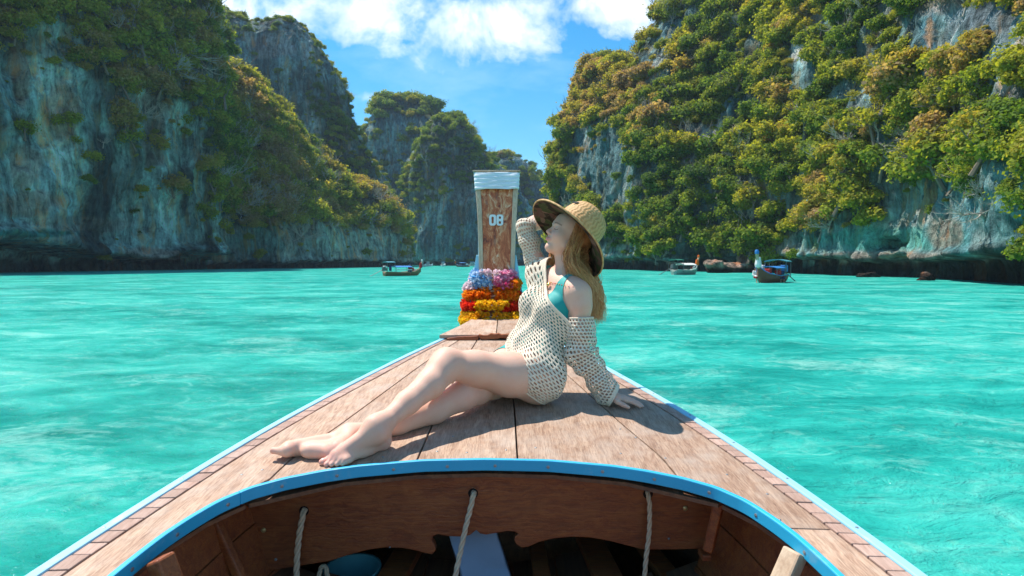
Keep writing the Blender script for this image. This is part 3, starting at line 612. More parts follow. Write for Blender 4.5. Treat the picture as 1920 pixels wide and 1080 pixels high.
def slab(name, L, R, y0, y1, nt, ns, mat, th=.022, parent=boat, lift=0., arch=False, bev=.0025):
    """plank between half-width curves L and R (signed), from y0 to y1 along the boat"""
    V = []
    for j in range(ns + 1):
        s = j / ns; ys = y0
        if arch:
            for _ in range(14): h = abs(L(ys) * (1 - s) + R(ys) * s); ys = float(ARCH(h)) if h < .83 else y0
        yy = np.linspace(ys, y1, nt + 1); x = cx(yy) + L(yy) * (1 - s) + R(yy) * s
        V.append(np.stack([x, yy, zd(yy) + CAMB(x, yy) + lift], 1))
    V = np.array(V); n1, n2 = V.shape[:2]; top = V.reshape(-1, 3); bot = top - np.array((0, 0, th)); idx = np.arange(n1 * n2).reshape(n1, n2); o = n1 * n2
    F1 = [(idx[a, b], idx[a + 1, b], idx[a + 1, b + 1], idx[a, b + 1]) for a in range(n1 - 1) for b in range(n2 - 1)]
    Fc = [f for f in F1] + [tuple(q + o for q in f[::-1]) for f in F1]
    ring = [idx[a, 0] for a in range(n1)] + [idx[-1, b] for b in range(1, n2)] + [idx[a, -1] for a in range(n1 - 2, -1, -1)] + [idx[0, b] for b in range(n2 - 2, 0, -1)]
    Fc += [(ring[k], ring[k] + o, ring[(k + 1) % len(ring)] + o, ring[(k + 1) % len(ring)]) for k in range(len(ring))]
    ob = mesh(name, np.concatenate([top, bot]), [tuple(int(q) for q in f) for f in Fc], mat, parent)
    import bmesh
    bm = bmesh.new(); bm.from_mesh(ob.data); bmesh.ops.recalc_face_normals(bm, faces=bm.faces); bm.to_mesh(ob.data); bm.free()
    if bev: bevel(ob, bev, 2, 50)
    return ob
g = .0028
tp = lambda y: np.clip((3.95 - y) / 2.1, .0, 1)        # the inner planks taper towards the stem
S1 = lambda y: np.interp(y, [1.5, 1.84, 2.13, 3.0, 3.75, 4.2], [.66, .635, .565, .385, .20, .1])
S0 = lambda y: np.interp(y, [1.5, 1.8, 2.2, 3.0, 3.75, 4.2], [.225, .222, .212, .17, .11, .06])
SA = lambda y: np.interp(y, [1.5, 1.8, 2.26, 3.75, 4.2], [-.104, -.102, -.098, -.06, -.05]) * -1
yE = 3.80
slab('deck_plank', lambda y: SA(y) * 1 + g, lambda y: S1(y) - .06 - g, 1.8, yE, 24, 6, M_deck, arch=True)
slab('deck_plank', lambda y: -S0(y) + g, lambda y: SA(y) - g, 1.8, yE, 24, 4, M_deck, arch=True)
slab('deck_plank', lambda y: -S1(y) + g, lambda y: -S0(y) - g, 1.8, yE, 24, 6, M_deck, arch=True)
Ri = lambda y: np.maximum(S1(y) - .06 + g, np.where(y < 1.7, AH(y), 0)); Li = lambda y: np.maximum(S1(y) + g, np.where(y < 1.66, AH(y), 0))
Bo = lambda y: hwB(y) - g
slab('side_deck_plank', lambda y: Ri(y), Bo, 1.422, yE, 60, 3, M_deck)
slab('side_deck_plank', lambda y: AH(y), Bo, -1.2, 1.418, 40, 3, M_deck)
slab('side_deck_plank', lambda y: -Bo(y), lambda y: -Li(y), -1.2, yE, 90, 3, M_deck)
# gunwale: little blocks, then the painted edging strips
for sgn in (-1, 1):
    y = .92
    while y < 3.9:
        l = RNG.uniform(.046, .060) * (1 + .25 * max(0, y - 2))
        a, b_ = (lambda yy: sgn * (hwB(yy) + g * .6)), (lambda yy: sgn * (HWo(yy) - .031))
        slab('gunwale_block', a, b_, y + .0016, y + l - .0016, 1, 1, M_block, .03, lift=.002 + RNG.uniform(-.0012, .0015), bev=.002)
        y += l
    slab('gunwale_rail', lambda yy: sgn * (hwB(yy) + g), lambda yy: sgn * (HWo(yy) - .031), -1.2, .918, 20, 1, M_block, .03, lift=.002)
    slab('edging_strip', lambda yy: sgn * (HWo(yy) - .030), lambda yy: sgn * HWo(yy), -1.2, 4.3, 90, 1, M_pblue, .042, lift=.007, bev=.004)
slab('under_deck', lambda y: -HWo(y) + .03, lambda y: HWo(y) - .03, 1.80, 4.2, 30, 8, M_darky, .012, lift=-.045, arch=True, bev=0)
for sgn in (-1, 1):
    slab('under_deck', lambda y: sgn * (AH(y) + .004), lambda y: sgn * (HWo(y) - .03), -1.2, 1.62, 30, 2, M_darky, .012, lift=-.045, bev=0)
# blue rim round the opening
def rim_path(off=0.):
    hs_ = np.concatenate([np.linspace(0, .6, 40), np.linspace(.61, .828, 60)]); P = [(h, float(ARCH(h))) for h in hs_] + [(float(AH(q)), q) for q in np.linspace(.78, -1.2, 20)]
    P = np.array([(-h, q) for h, q in P[::-1]] + P[1:]); return P
RP = rim_path(); tg = np.gradient(RP, axis=0); tg /= np.linalg.norm(tg, axis=1, keepdims=True); nr = np.stack([-tg[:, 1], tg[:, 0]], 1); nr *= np.where((nr * (RP - np.array((0, 0.)))).sum(1, keepdims=True) > 0, 1, -1)
def rim_part(name, n_in, n_out, ztop, zbot, mat, sl=slice(None)):
    A = RP[sl] + nr[sl] * n_in; B = RP[sl] + nr[sl] * n_out; V = []
    for q in range(len(A)):
        xa, xb = A[q, 0] + cx(A[q, 1]), B[q, 0] + cx(B[q, 1]); z = float(zd(RP[sl][q, 1])) + float(CAMB(xb, B[q, 1]))
        V += [(xa, A[q, 1], z + ztop), (xb, B[q, 1], z + ztop), (xb, B[q, 1], z + zbot), (xa, A[q, 1], z + zbot)]
    n = len(A); Fc = [(4 * q + k, 4 * q + (k + 1) % 4, 4 * (q + 1) + (k + 1) % 4, 4 * (q + 1) + k) for q in range(n - 1) for k in range(4)] + [(0, 3, 2, 1), (4 * n - 4, 4 * n - 3, 4 * n - 2, 4 * n - 1)]
    return bevel(mesh(name, V, Fc, mat, boat), .003, 2, 40)
kk = [i for i in range(len(RP)) if RP[i, 0] < -.70 and RP[i, 1] > 1.0][-1]
rim_part('rim_strip', -.016, .001, 0.006, -.031, M_blue, slice(0, kk + 1)); rim_part('rim_strip', -.016, .001, 0.006, -.031, M_blue, slice(kk, None))
def screw(c, d, r=.0045):
    R = Vector(d).to_track_quat('Z', 'Y').to_matrix(); mb = MB(); mb.lathe(c, [(0, .0012), (r * .5, .0012), (r * .95, .0004), (r, -.002)], 10, R)
    mb.box(Vector(c) + R @ Vector((0, 0, .0013)), (r * 1.4, r * .22, .0006), R); return mb.build('screw', M_screw, boat)
cum = np.concatenate([[0], np.cumsum(np.linalg.norm(np.diff(RP, axis=0), axis=1))]); mid = cum[np.argmax(RP[:, 1])]
for dq in np.concatenate([np.arange(-1.5, 1.6, .165)]) + .05:
    i = int(np.argmin(abs(cum - mid - dq))); p = RP[i] - nr[i] * .0165
    if p[1] > 1.0: screw((p[0] + cx(p[1]), p[1], float(zd(RP[i, 1])) + float(CAMB(p[0] + cx(p[1]), p[1])) - .014), (-nr[i][0], -nr[i][1], 0), .0055)
for sgn in (-1, 1):
    for y in np.arange(1.15, 3.8, .27): x = float(cx(y) + sgn * (HWo(y) - .015)); screw((x, y, float(zd(y) + CAMB(x, y)) + .0075), (0, 0, 1), .005)
for x, y in [(-.25, 1.87), (-.15, 1.86), (-.02, 1.88), (.08, 1.9), (.36, 1.86), (.5, 1.83), (-.42, 1.83), (-.58, 1.76), (-.78, 1.75), (-.83, 1.72), (.66, 1.72), (.70, 1.46), (-.5, 2.75), (.44, 2.0), (.40, 2.08), (-.21, 2.0), (.73, 1.6)]:
    screw((x, y, float(zd(y) + CAMB(x, y)) + .0006), (0, 0, 1), .0042)
# hull sides: clinker strakes, built from the gunwale down to the waterline
def hull_side(sgn):
    ys = np.linspace(-2.2, 4.40, 70); lv = [(0, -.04), (.0, -.22), (.02, -.40), (.06, -.60), (.13, -.85), (.25, -1.1)]
    for k in range(5):
        V = []
        for y in ys:
            t_ = np.clip((y - 3.0) / 1.4, 0, 1)
            for (ins, dz), o_ in ((lv[k], 0), (lv[k + 1], .006)):
                h = float(HWo(y)) - ins * (1.2 + t_ * 1.5) - .004 * (5 - k) * 0 - o_ * 0; h = max(h * (1 - t_ * .25 * abs(dz)), .03)
                z = float(zd(y)) + dz * (1 - .15 * t_); V += [(cx(y) + sgn * h, y, z), (cx(y) + sgn * (h - .022), y, z)]
        n = len(ys); Fc = []
        for q in range(n - 1):
            a, b_ = 4 * q, 4 * (q + 1); Fc += [(a, b_, b_ + 2, a + 2), (a + 1, a + 3, b_ + 3, b_ + 1), (a, a + 1, b_ + 1, b_), (a + 2, b_ + 2, b_ + 3, a + 3)]
        mesh('hull_strake', V, Fc, M_darky if k else M_blue, boat, True)
hull_side(-1); hull_side(1)
mb = MB()                     # the bottom boards inside
for k in range(-4, 5):
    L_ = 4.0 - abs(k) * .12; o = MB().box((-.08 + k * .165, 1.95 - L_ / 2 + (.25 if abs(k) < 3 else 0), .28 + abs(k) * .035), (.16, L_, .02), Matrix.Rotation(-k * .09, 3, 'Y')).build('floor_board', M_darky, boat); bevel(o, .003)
# carved bulkhead under the rim
Yb = 1.86
def bx_(px, py, Y): p = at(px, py, Y); return (p[0], p[2])
lowr = [(330, 1090), (400, 1085), (457, 1079), (520, 1068), (570, 1060), (616, 1053), (650, 1042), (691, 1031), (722, 1027), (754, 1028), (785, 1034), (800, 1038), (810, 1040), (817, 1032), (815, 1022), (810, 1014), (812, 1006), (821, 1002), (840, 1006), (869, 1007), (882, 1003), (893, 994), (900, 1001), (912, 1003), (936, 999), (950, 996), (964, 997), (972, 1001), (966, 1006), (964, 1013), (968, 1021), (978, 1027), (990, 1026), (1010, 1017), (1038, 1010), (1070, 1007), (1104, 1008), (1140, 1014), (1175, 1023), (1207, 1031), (1260, 1031), (1319, 1029), (1350, 1029)]
O = np.array((0, Yb, 0)); lowr = [(434, 1083)] + lowr[2:]; low = [bx_(a, b_, Yb) for a, b_ in lowr]
xs = np.linspace(low[-1][0], low[0][0], 34); top = [(x, float(zd(Yb) + CAMB(x, 1.8)) - .0585) for x in xs]
blk = MB().prism(low + top, O, (1, 0, 0), (0, 0, 1), (0, 1, 0), .03).build('bulkhead', M_dark, boat)
import bmesh
def tri(o):
    bm = bmesh.new(); bm.from_mesh(o.data); bmesh.ops.triangulate(bm, faces=[f for f in bm.faces if len(f.verts) > 4]); bmesh.ops.recalc_face_normals(bm, faces=bm.faces); bm.to_mesh(o.data); bm.free(); return o
tri(blk); bevel(blk, .003, 2, 50)
# bolts, and black discs painted as the dark inside the rope holes
for (a, b_, r, mt) in [(494, 994, .009, 'pale'), (1285, 953, .009, 'pale'), (517, 1049, .005, 's'), (1254, 1010, .004, 's'), (731, 1026, .003, 's')]:
    p = at(a, b_, Yb - .0005); R = Vector((0, -1, 0)).to_track_quat('Z', 'Y').to_matrix()
    MB().lathe(p, [(0, .004), (r * .7, .0035), (r, .001), (r, -.002)], 14, R).build('bolt', plain('brass', (.50, .36, .16), .4, .3, 50, .5, .5) if mt == 'pale' else M_screw, boat, True)
M_black = mat('hole_dark', base=(.012, .008, .006), rough=.9)
HOLES = [(570, 958), (887, 925), (1215, 926)]
for a, b_ in HOLES:
    p = at(a, b_, Yb - .001); R = Vector((0, -1, 0)).to_track_quat('Z', 'Y').to_matrix()
    MB().lathe(p, [(0, .0), (.0125, .0), (.0135, .0012), (.0155, .0012), (.0165, 0)], 18, R).build('rope_hole_dark', M_black, boat, True)
# side ceiling planks and ribs inside the hull, each side
for sgn in (-1, 1):
    for k in range(3):
        V = []; ys = np.linspace(-.6, 1.9, 26); z0, z1 = -.052 - k * .17, -.05 - (k + 1) * .17
        for y in ys:
            h = min(float(HWo(y)) - .055, .93 - max(0, y - 1.2) * .12)
            for dz, hh in ((z0, h - .02 - k * .05), (z1, h - .065 - k * .05)): V += [(cx(y) + sgn * hh, y, float(zd(y)) + dz), (cx(y) + sgn * (hh + .02), y, float(zd(y)) + dz)]
        Fc = []
        for q in range(len(ys) - 1):
            a, b_ = 4 * q, 4 * (q + 1); Fc += [(a, b_, b_ + 2, a + 2), (a + 1, a + 3, b_ + 3, b_ + 1), (a, a + 1, b_ + 1, b_), (a + 2, b_ + 2, b_ + 3, a + 3)]
        mesh('inner_plank', V, Fc, M_dark, boat)
def post(P0, P1, w, d, mat, name='rib'):
    P0, P1 = Vector(P0), Vector(P1); ax = (P1 - P0).normalized(); R = ax.to_track_quat('Z', 'Y').to_matrix(); c = (P0 + P1) / 2
    return bevel(MB().box(c, (w, d, (P1 - P0).length), R).build(name, mat, boat), .006)
post(at(1352, 925, 1.72), at(1328, 1032, 1.74), .035, .03, M_dark); post(at(402, 975, 1.72), at(452, 1085, 1.70), .03, .03, M_dark)
post(at(1492, 1034, 1.36), at(1448, 1135, 1.33), .05, .035, M_pale); post(at(300, 1045, 1.30), at(350, 1180, 1.28), .05, .04, M_dark)
bevel(MB().box(at(1321, 1040, 1.8), (.03, .05, .02)).build('cleat', M_dark, boat), .005)
# beams and things in the shade under the deck
for px_, w in ((1120, .10), (1225, .07), (760, .10), (1010, .06)):
    p = at(px_, 1060, 2.15); bevel(MB().box((p[0], 1.98, .40), (w, .8, .03), Matrix.Rotation((px_ - 960) * .0006, 3, 'Z')).build('floor_beam', M_dark, boat), .004)
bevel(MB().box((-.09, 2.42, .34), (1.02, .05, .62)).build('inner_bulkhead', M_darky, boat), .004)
M_tarp = plain('grey_blue_cloth', (.26, .36, .46), .8, .3, 7., .2); M_teal = plain('teal_plastic', (.16, .42, .42), .5, .2, 6., .4)
def sheet_cloth(name, pts, mat, label, cat, amp=.02, n=22, th=.01):
    a, b_, c, d = (np.array(q) for q in pts); V = []
    for i in range(n + 1):
        for j in range(n + 1): u, v = i / n, j / n; V.append((a * (1 - u) + b_ * u) * (1 - v) + (d * (1 - u) + c * u) * v)
    V = np.array(V); nz = np.cross(b_ - a, d - a); nz /= np.linalg.norm(nz); V = V + nz * (fbm(V, 5, 3) * amp * 2)[:, None]
    idx = np.arange((n + 1) ** 2).reshape(n + 1, n + 1); Fc = np.stack([idx[:-1, :-1], idx[1:, :-1], idx[1:, 1:], idx[:-1, 1:]], -1).reshape(-1, 4)
    o = mesh(name, V, Fc, mat, smooth=True); m = o.modifiers.new('s', 'SOLIDIFY'); m.thickness = th; return tag(o, label, cat)
sheet_cloth('life_jacket', [at(838, 985, 1.99), at(930, 985, 1.99), at(965, 1100, 1.93), at(868, 1100, 1.93)], M_tarp, 'grey-blue folded cloth life jacket showing under the carved middle of the bulkhead', 'life jacket', .018, th=.05)
mb = MB(); c = at(655, 1058, 2.0); mb.lathe(c - np.array((-.01, 0, .185)), [(0, -.05), (.08, -.05), (.085, .0), (.095, .16), (.103, .165), (.103, .175), (.092, .17), (.08, .0), (0, -.03)], 28)
tag(mb.build('bucket', M_teal, smooth=True), 'pale teal plastic bucket half hidden under the left arch of the bulkhead', 'bucket')
# ropes through the three holes
def rope(P, r, label, name='mooring_rope', turns=70):
    P = cr(np.array(P, float), 90); L = np.concatenate([[0], np.cumsum(np.linalg.norm(np.diff(P, axis=0), axis=1))]); mb = MB()
    t_ = np.gradient(P, axis=0); t_ /= np.linalg.norm(t_, axis=1, keepdims=True); a = np.cross(t_, (0, 1, .2)); a /= np.linalg.norm(a, axis=1, keepdims=True); b_ = np.cross(t_, a)
    for k in range(3):
        an = L * turns + k * 2.094; mb.tube(P + (a * np.cos(an)[:, None] + b_ * np.sin(an)[:, None]) * r * .52, r * .56, 6)
    return tag(mb.build(name, M_rope, smooth=True), label, 'rope', 'ropes hanging through the bulkhead')
rope([at(571, 957, Yb + .01), at(570, 958, Yb - .018), at(566, 975, Yb - .03), at(560, 1010, Yb - .035), at(557, 1045, Yb - .04), at(555, 1100, Yb - .06)], .0098, 'leftmost beige twisted rope hanging through the hole in the brown bulkhead')
rope([at(889, 923, Yb + .01), at(888, 926, Yb - .018), at(884, 945, Yb - .03), at(873, 990, Yb - .05), at(862, 1040, Yb - .08), at(848, 1110, Yb - .13)], .0088, 'middle twisted rope slanting down across the carved gap of the bulkhead')
rope([at(1214, 923, Yb + .01), at(1215, 926, Yb - .018), at(1218, 950, Yb - .03), at(1217, 1000, Yb - .035), at(1211, 1050, Yb - .045), at(1207, 1110, Yb - .06)], .0078, 'rightmost pale greyish rope hanging through the hole near the brass bolt')
rope([at(597, 1095, 1.9), at(600, 1070, 1.9), at(606, 1061, 1.9), at(612, 1068, 1.9), at(616, 1095, 1.9)], .008, 'short loop of rope just below the left arch beside the teal bucket')
# dark carved moulding and foredeck cap
Yc = 3.60
def carved(pts, name):
    lo = [(a, b_) for a, b_ in pts]; o = tri(MB().prism([bx_(a, b_, Yc) for a, b_ in lo], (0, Yc - .02, .0), (1, 0, 0), (0, 0, 1), (0, 1, 0), .05).build(name, M_dark, boat)); return bevel(o, .003, 2, 40)
carved([(838, 634), (858, 631), (880, 630), (897, 629), (897, 639), (880, 639), (866, 638), (848, 640), (840, 643)], 'deck_moulding')
carved([(897, 627), (906, 628), (914, 628), (920, 625), (927, 626), (934, 625), (940, 627), (957, 626), (957, 633), (950, 634), (938, 633), (930, 636), (922, 635), (912, 637), (903, 636), (899, 632)], 'deck_moulding')
carved([(953, 628), (975, 629), (1000, 631), (1018, 636), (1018, 645), (998, 640), (972, 638), (956, 640)], 'deck_moulding')
slab('foredeck_plank', lambda y: -HWo(y) - .004, lambda y: -.004 + 0 * y, 3.61, 4.42, 10, 4, M_deck, .022, lift=.030)
slab('foredeck_plank', lambda y: .001 + 0 * y, lambda y: HWo(y) + .004, 3.61, 4.42, 10, 4, M_deck, .022, lift=.030)
for px_, py_ in ((914, 598), (926, 612), (905, 618), (935, 606)): p = at(px_, py_, 4.0); screw((p[0], 3.95 + (612 - py_) * .008, float(zd(4.0)) + .0385), (0, 0, 1), .006)
# prow board
PB = [(600, 4.40, 903, 962), (560, 4.41, 900, 963), (500, 4.44, 898, 965), (440, 4.48, 896.5, 967), (400, 4.53, 895, 969), (355, 4.60, 891.5, 971.5), (322, 4.66, 889, 973.5)]
PL = np.array([at(l, y, d) for y, d, l, r in PB]); PR = np.array([at(r, y, d) for y, d, l, r in PB]); PL = cr(PL, 30); PR = cr(PR, 30)
def face_strip(name, a0, a1, off, th, mat, i0=0, i1=30, parent=None, crown=0., n=6):
    V = []
    for q in range(i0, i1):
        for j in range(n + 1):
            s = a0 + (a1 - a0) * j / n; p = PL[q] * (1 - s) + PR[q] * s; p = p + np.array((0, off - crown * (1 - (2 * s - 1) ** 2), 0)); V.append(p)
    m = i1 - i0; V = np.array(V); B = V + np.array((0, th, 0)); o = m * (n + 1); idx = np.arange(o).reshape(m, n + 1)
    Fc = [(idx[a, b], idx[a, b + 1], idx[a + 1, b + 1], idx[a + 1, b]) for a in range(m - 1) for b in range(n)]; Fc += [tuple(q + o for q in f[::-1]) for f in Fc]
    ring = list(idx[0, :]) + list(idx[1:, -1]) + list(idx[-1, :-1][::-1]) + list(idx[1:-1, 0][::-1]); Fc += [(ring[k], ring[k] + o, ring[(k + 1) % len(ring)] + o, ring[(k + 1) % len(ring)]) for k in range(len(ring))]
    ob = mesh(name, np.concatenate([V, B]), [tuple(int(x) for x in f) for f in Fc], mat, parent or boat); bm = bmesh.new(); bm.from_mesh(ob.data); bmesh.ops.recalc_face_normals(bm, faces=bm.faces); bm.to_mesh(ob.data); bm.free(); return ob
def panel_fn(t, b):
    v = t.n('ShaderNodeTexCoord').outputs['Object']; wp = t.vm('ADD', v, t.vm('SCALE', t.noise(v, 5., 4, out=1), .14))
    g_ = t.noise(t.mapping(wp, (20, 20, 3.2)), 1., 6, .66, 1.2); g2 = t.noise(t.mapping(wp, (9, 9, 4.5)), 1., 5, .7)
    c = t.ramp(g_, [(.33, (.15, .03, .012)), (.43, (.40, .080, .024)), (.52, (.60, .15, .045)), (.59, (.72, .30, .13)), (.68, (.85, .62, .42))])
    c = t.mix(t.m('MULTIPLY', t.m('SUBTRACT', g2, .57, clamp=True), 4., clamp=True), c, (.62, .40, .24))
    t.set(b.inputs['Base Color'], c); bump(t, b, g_, .004, .5)
M_panel = mat('carved_panel_wood', panel_fn, rough=.5)
face_strip('prow_board', .02, .98, .012, .05, M_pale)
bevel(face_strip('prow_panel', .125, .875, .0, .012, M_panel, 0, 27), .002)
bevel(face_strip('prow_frame', 0., .12, -.008, .075, M_pale, 0, 29, n=2), .004); bevel(face_strip('prow_frame', .88, 1., -.008, .075, M_pale, 0, 29, n=2), .004)
cap = MB(); c0, c1 = PL[-1], PR[-1]; cap.box((c0 + c1) / 2 + np.array((0, .03, .004)), (np.linalg.norm(c1 - c0) + .02, .10, .012)); bevel(cap.build('prow_cap', M_pale, boat), .003)
# digits 08 as raised white shapes
M_white = plain('white_paint', (.78, .78, .76), .6, .15, 20., .3)
def glyph(loops, name, ox, oz, sc, y, slope, lab=None):
    bm = bmesh.new(); 
    cu = bpy.data.curves.new('digit', 'CURVE'); cu.dimensions = '2D'; cu.fill_mode = 'BOTH'; cu.extrude = .003
    for lp in loops:
        sp_ = cu.splines.new('POLY'); sp_.points.add(len(lp) - 1); sp_.use_cyclic_u = True
        for q, (a, b_) in enumerate(lp): sp_.points[q].co = (a * sc, b_ * sc, 0, 1)
    o = link(bpy.data.objects.new('tmp', cu)); dg = bpy.context.evaluated_depsgraph_get(); me = bpy.data.meshes.new_from_object(o.evaluated_get(dg)); bpy.data.objects.remove(o)
    me.name = name; me.materials.clear(); me.materials.append(M_white); q = link(bpy.data.objects.new(name, me)); q.parent = boat
    q.location = Vector((ox, y, oz)) - boat.location; q.rotation_euler = (math.radians(90) - slope, 0, 0); bm.free(); return q
def rr(cx_, cy_, w, h, c, n=5):
    P = []
    for k, (sx, sy) in enumerate([(1, 1), (-1, 1), (-1, -1), (1, -1)]):
        for j in range(n): an = (k + j / (n - 1)) * math.pi / 2; P.append((cx_ + sx * (w / 2 - c) + c * math.cos(an), cy_ + sy * (h / 2 - c) + c * math.sin(an)))
    return P
p0 = at(923.8, 413, 4.515); p8 = at(937.3, 413, 4.515); sl = math.atan2(.20, 1.2)
glyph([rr(0, 0, .6, 1, .2), rr(0, 0, .2, .62, .09)[::-1]], 'digit_zero', p0[0], p0[2], .088, 4.497, sl)
glyph([rr(0, 0, .6, 1, .2), rr(0, .22, .2, .24, .08)[::-1], rr(0, -.22, .2, .26, .08)[::-1]], 'digit_eight', p8[0], p8[2], .088, 4.497, sl)
# stem behind the board, pale blue flare down to the gunwales
V = []; lv = [(4.46, .15, .99, .42), (4.48, .145, 1.15, .36), (4.50, .15, 1.30, .28), (4.54, .15, 1.50, .2), (4.60, .155, 1.75, .13)]
for (y, hw, z, dp) in lv:
    xc = at(931, 500, 4.5)[0]; V += [(xc - hw, y, z), (xc + hw, y, z), (xc + hw * .25, y + dp, z + .1), (xc - hw * .25, y + dp, z + .1)]
Fc = [(4 * q + k, 4 * q + (k + 1) % 4, 4 * q + 4 + (k + 1) % 4, 4 * q + 4 + k) for q in range(4) for k in range(4)] + [(0, 3, 2, 1), (16, 17, 18, 19)]
bevel(mesh('prow_stem', V, Fc, M_pblue, boat), .006)
for sgn in (-1, 1):           # flared cheek pieces
    pts = [at(893 if sgn < 0 else 968, 478, 4.47), at(884 if sgn < 0 else 978, 540, 4.42), at(870 if sgn < 0 else 990, 607, 4.26), at(903 if sgn < 0 else 962, 607, 4.34), at(902 if sgn < 0 else 964, 540, 4.42), at(899 if sgn < 0 else 966, 478, 4.47)]
    mbq = MB(); n = len(pts); mbq.add([p for p in pts] + [p + np.array((0, .09, 0)) for p in pts], [tuple(range(n)), tuple(range(2 * n - 1, n - 1, -1))] + [(k, k + n, (k + 1) % n + n, (k + 1) % n) for k in range(n)])
    bevel(tri(mbq.build('prow_cheek', M_pblue, boat)), .004)
# white cloth tied round the head of the prow: a wrapped, wrinkled band
M_cloth = plain('white_cloth', (.74, .76, .78), .85, .06, 4., .1)
V = []; NR, NA = 26, 60
for i in range(NR + 1):
    q = 26.2 - (i / NR) * 0; s = i / NR; zz = 324 + s * 31 + 0
    for k in range(NA):
        an = 2 * math.pi * k / NA; ca_, sa_ = math.cos(an), math.sin(an); e = .32
        ux = math.copysign(abs(ca_) ** e, ca_); uy = math.copysign(abs(sa_) ** e, sa_)
        pl = at(889.5 + s * 2.2, zz, 4.655 - s * .055); pr = at(973.2 - s * 1.7, zz + .0, 4.655 - s * .055); c = (pl + pr) / 2; hw = (pr[0] - pl[0]) / 2 + .003
        fold = .0045 * math.sin(s * 26 + ux * 2.2 + 1.5 * math.sin(ux * 2.1)) + .003 * math.sin(s * 47 - ux * 3.7)
        V.append((c[0] + ux * (hw + fold * .3), c[1] + .03 + uy * (.058 + fold), c[2] + .004 * math.sin(ux * 5 + s * 3) * s))
Fc = [(i * NA + k, i * NA + (k + 1) % NA, (i + 1) * NA + (k + 1) % NA, (i + 1) * NA + k) for i in range(NR) for k in range(NA)]
o = mesh('cloth_wrap', V, Fc, M_cloth, smooth=True); m = o.modifiers.new('s', 'SOLIDIFY'); m.thickness = .003; tag(o, 'white cloth band wrapped round the top of the numbered wooden prow', 'cloth')
# ---------------------------------------------------------------- garlands
def petal_mat(name, c, c2):
    def f(t, b):
        r = t.n('ShaderNodeNewGeometry').outputs['Random Per Island']; col = t.mix(r, c, c2); t.set(b.inputs['Base Color'], col)
        tr = t.n('ShaderNodeBsdfTranslucent', i={'Color': col}).outputs[0]; mx = t.n('ShaderNodeMixShader', i={0: .5}); t.set(mx.inputs[1], b.outputs[0]); t.set(mx.inputs[2], tr); t.set(t.t.nodes['Material Output'].inputs[0], mx.outputs[0])
    return mat(name, f, c, .6, .2)
GM = dict(yellow=petal_mat('yellow_petals', (.88, .46, .010), (.92, .62, .03)), orange=petal_mat('orange_petals', (.88, .16, .01), (.92, .34, .02)), red=petal_mat('red_petals', (.80, .025, .02), (.85, .07, .02)), amber=petal_mat('amber_petals', (.88, .40, .01), (.9, .52, .03)),
          pink=petal_mat('pink_petals', (.85, .22, .42), (.86, .55, .66)), white=petal_mat('white_petals', (.84, .74, .76), (.86, .60, .66)), blue=petal_mat('blue_petals', (.10, .38, .72), (.75, .82, .88)), magenta=petal_mat('magenta_petals', (.78, .05, .22), (.86, .30, .45)))
TUFT = {}
def tuft_data(kind, mat_, seed):
    key = (kind, mat_.name, seed)
    if key in TUFT: return TUFT[key]
    r = np.random.default_rng(seed); V = []; Fc = []
    n = 120 if kind == 'ruffle' else 34; R = 1.
    for k in range(n):
        d = r.normal(size=3); d /= np.linalg.norm(d); a = np.cross(d, r.normal(size=3)); a /= np.linalg.norm(a); b_ = np.cross(d, a); w = (.20 if kind == 'ruffle' else .36) * r.uniform(.7, 1.3); L = r.uniform(.7, 1.1)
        q = len(V); base_ = d * .25; mid_ = d * L * .65
        V += [base_, mid_ + a * w, d * L + a * w * .7 + b_ * w * .4, d * L * 1.02 - a * w * .7 + b_ * w * .5, mid_ - a * w]; Fc += [(q, q + 1, q + 2, q + 3, q + 4)]
    o = mesh('blossom', V, Fc, mat_); TUFT[key] = o.data; bpy.data.objects.remove(o); return TUFT[key]
XC = at(924, 560, 4.35)[0]
def garland(z, hw, dp, r, kinds, label, kind='ruffle', arc=(-1.15, 1.15), n=None, yc=4.47, sag=0., tilt=0.):
    """blossoms threaded along an arc in front of the stem"""
    e = thing('flower_garland', (XC, yc, z), label, 'garland', 'flower garlands tied round the prow')
    n = n or int((arc[1] - arc[0]) * (hw + dp) * .55 / (r * .8)) + 1; pth = []
    for k in range(n):
        s = k / max(n - 1, 1); an = arc[0] * math.pi / 2 + (arc[1] - arc[0]) * math.pi / 2 * s; ex = .6
        ux = math.copysign(abs(math.sin(an)) ** ex, math.sin(an)); uy = math.copysign(abs(math.cos(an)) ** ex, math.cos(an))
        p = Vector((ux * hw, -uy * dp, -sag * (1 - (2 * s - 1) ** 2) + tilt * ux)); pth.append(p)
        kd = kinds[min(int(s * len(kinds)), len(kinds) - 1)] if isinstance(kinds, (list, tuple)) else kinds
        o = link(bpy.data.objects.new('blossom', tuft_data(kind, GM[kd], k % 3))); o.parent = e; o.location = p + Vector((RNG.normal(), RNG.normal(), RNG.normal())) * r * .12; o.scale = (r * RNG.uniform(.9, 1.15),) * 3; o.rotation_euler = tuple(RNG.uniform(0, 6, 3))
    if len(pth) > 2: MB().tube(pth, .004, 5).build('cord', M_rope, e, rel=False)
    return e
zp = lambda py: float(at(930, py, 4.28)[2])
garland(zp(602), .225, .30, .043, 'yellow', 'lowest bright yellow garland, at the foot of the prow on the foredeck', n=26, yc=4.46)
garland(zp(592), .215, .27, .040, 'amber', 'amber garland lying just above the lowest yellow one at the prow foot', n=24, yc=4.46)
garland(zp(575), .215, .23, .040, 'red', 'red garland round the prow behind the short yellow one', n=24, yc=4.46)
garland(zp(571), .125, .275, .040, 'yellow', 'short yellow garland across the middle in front of the red one', arc=(-.85, .85), n=13, yc=4.46)
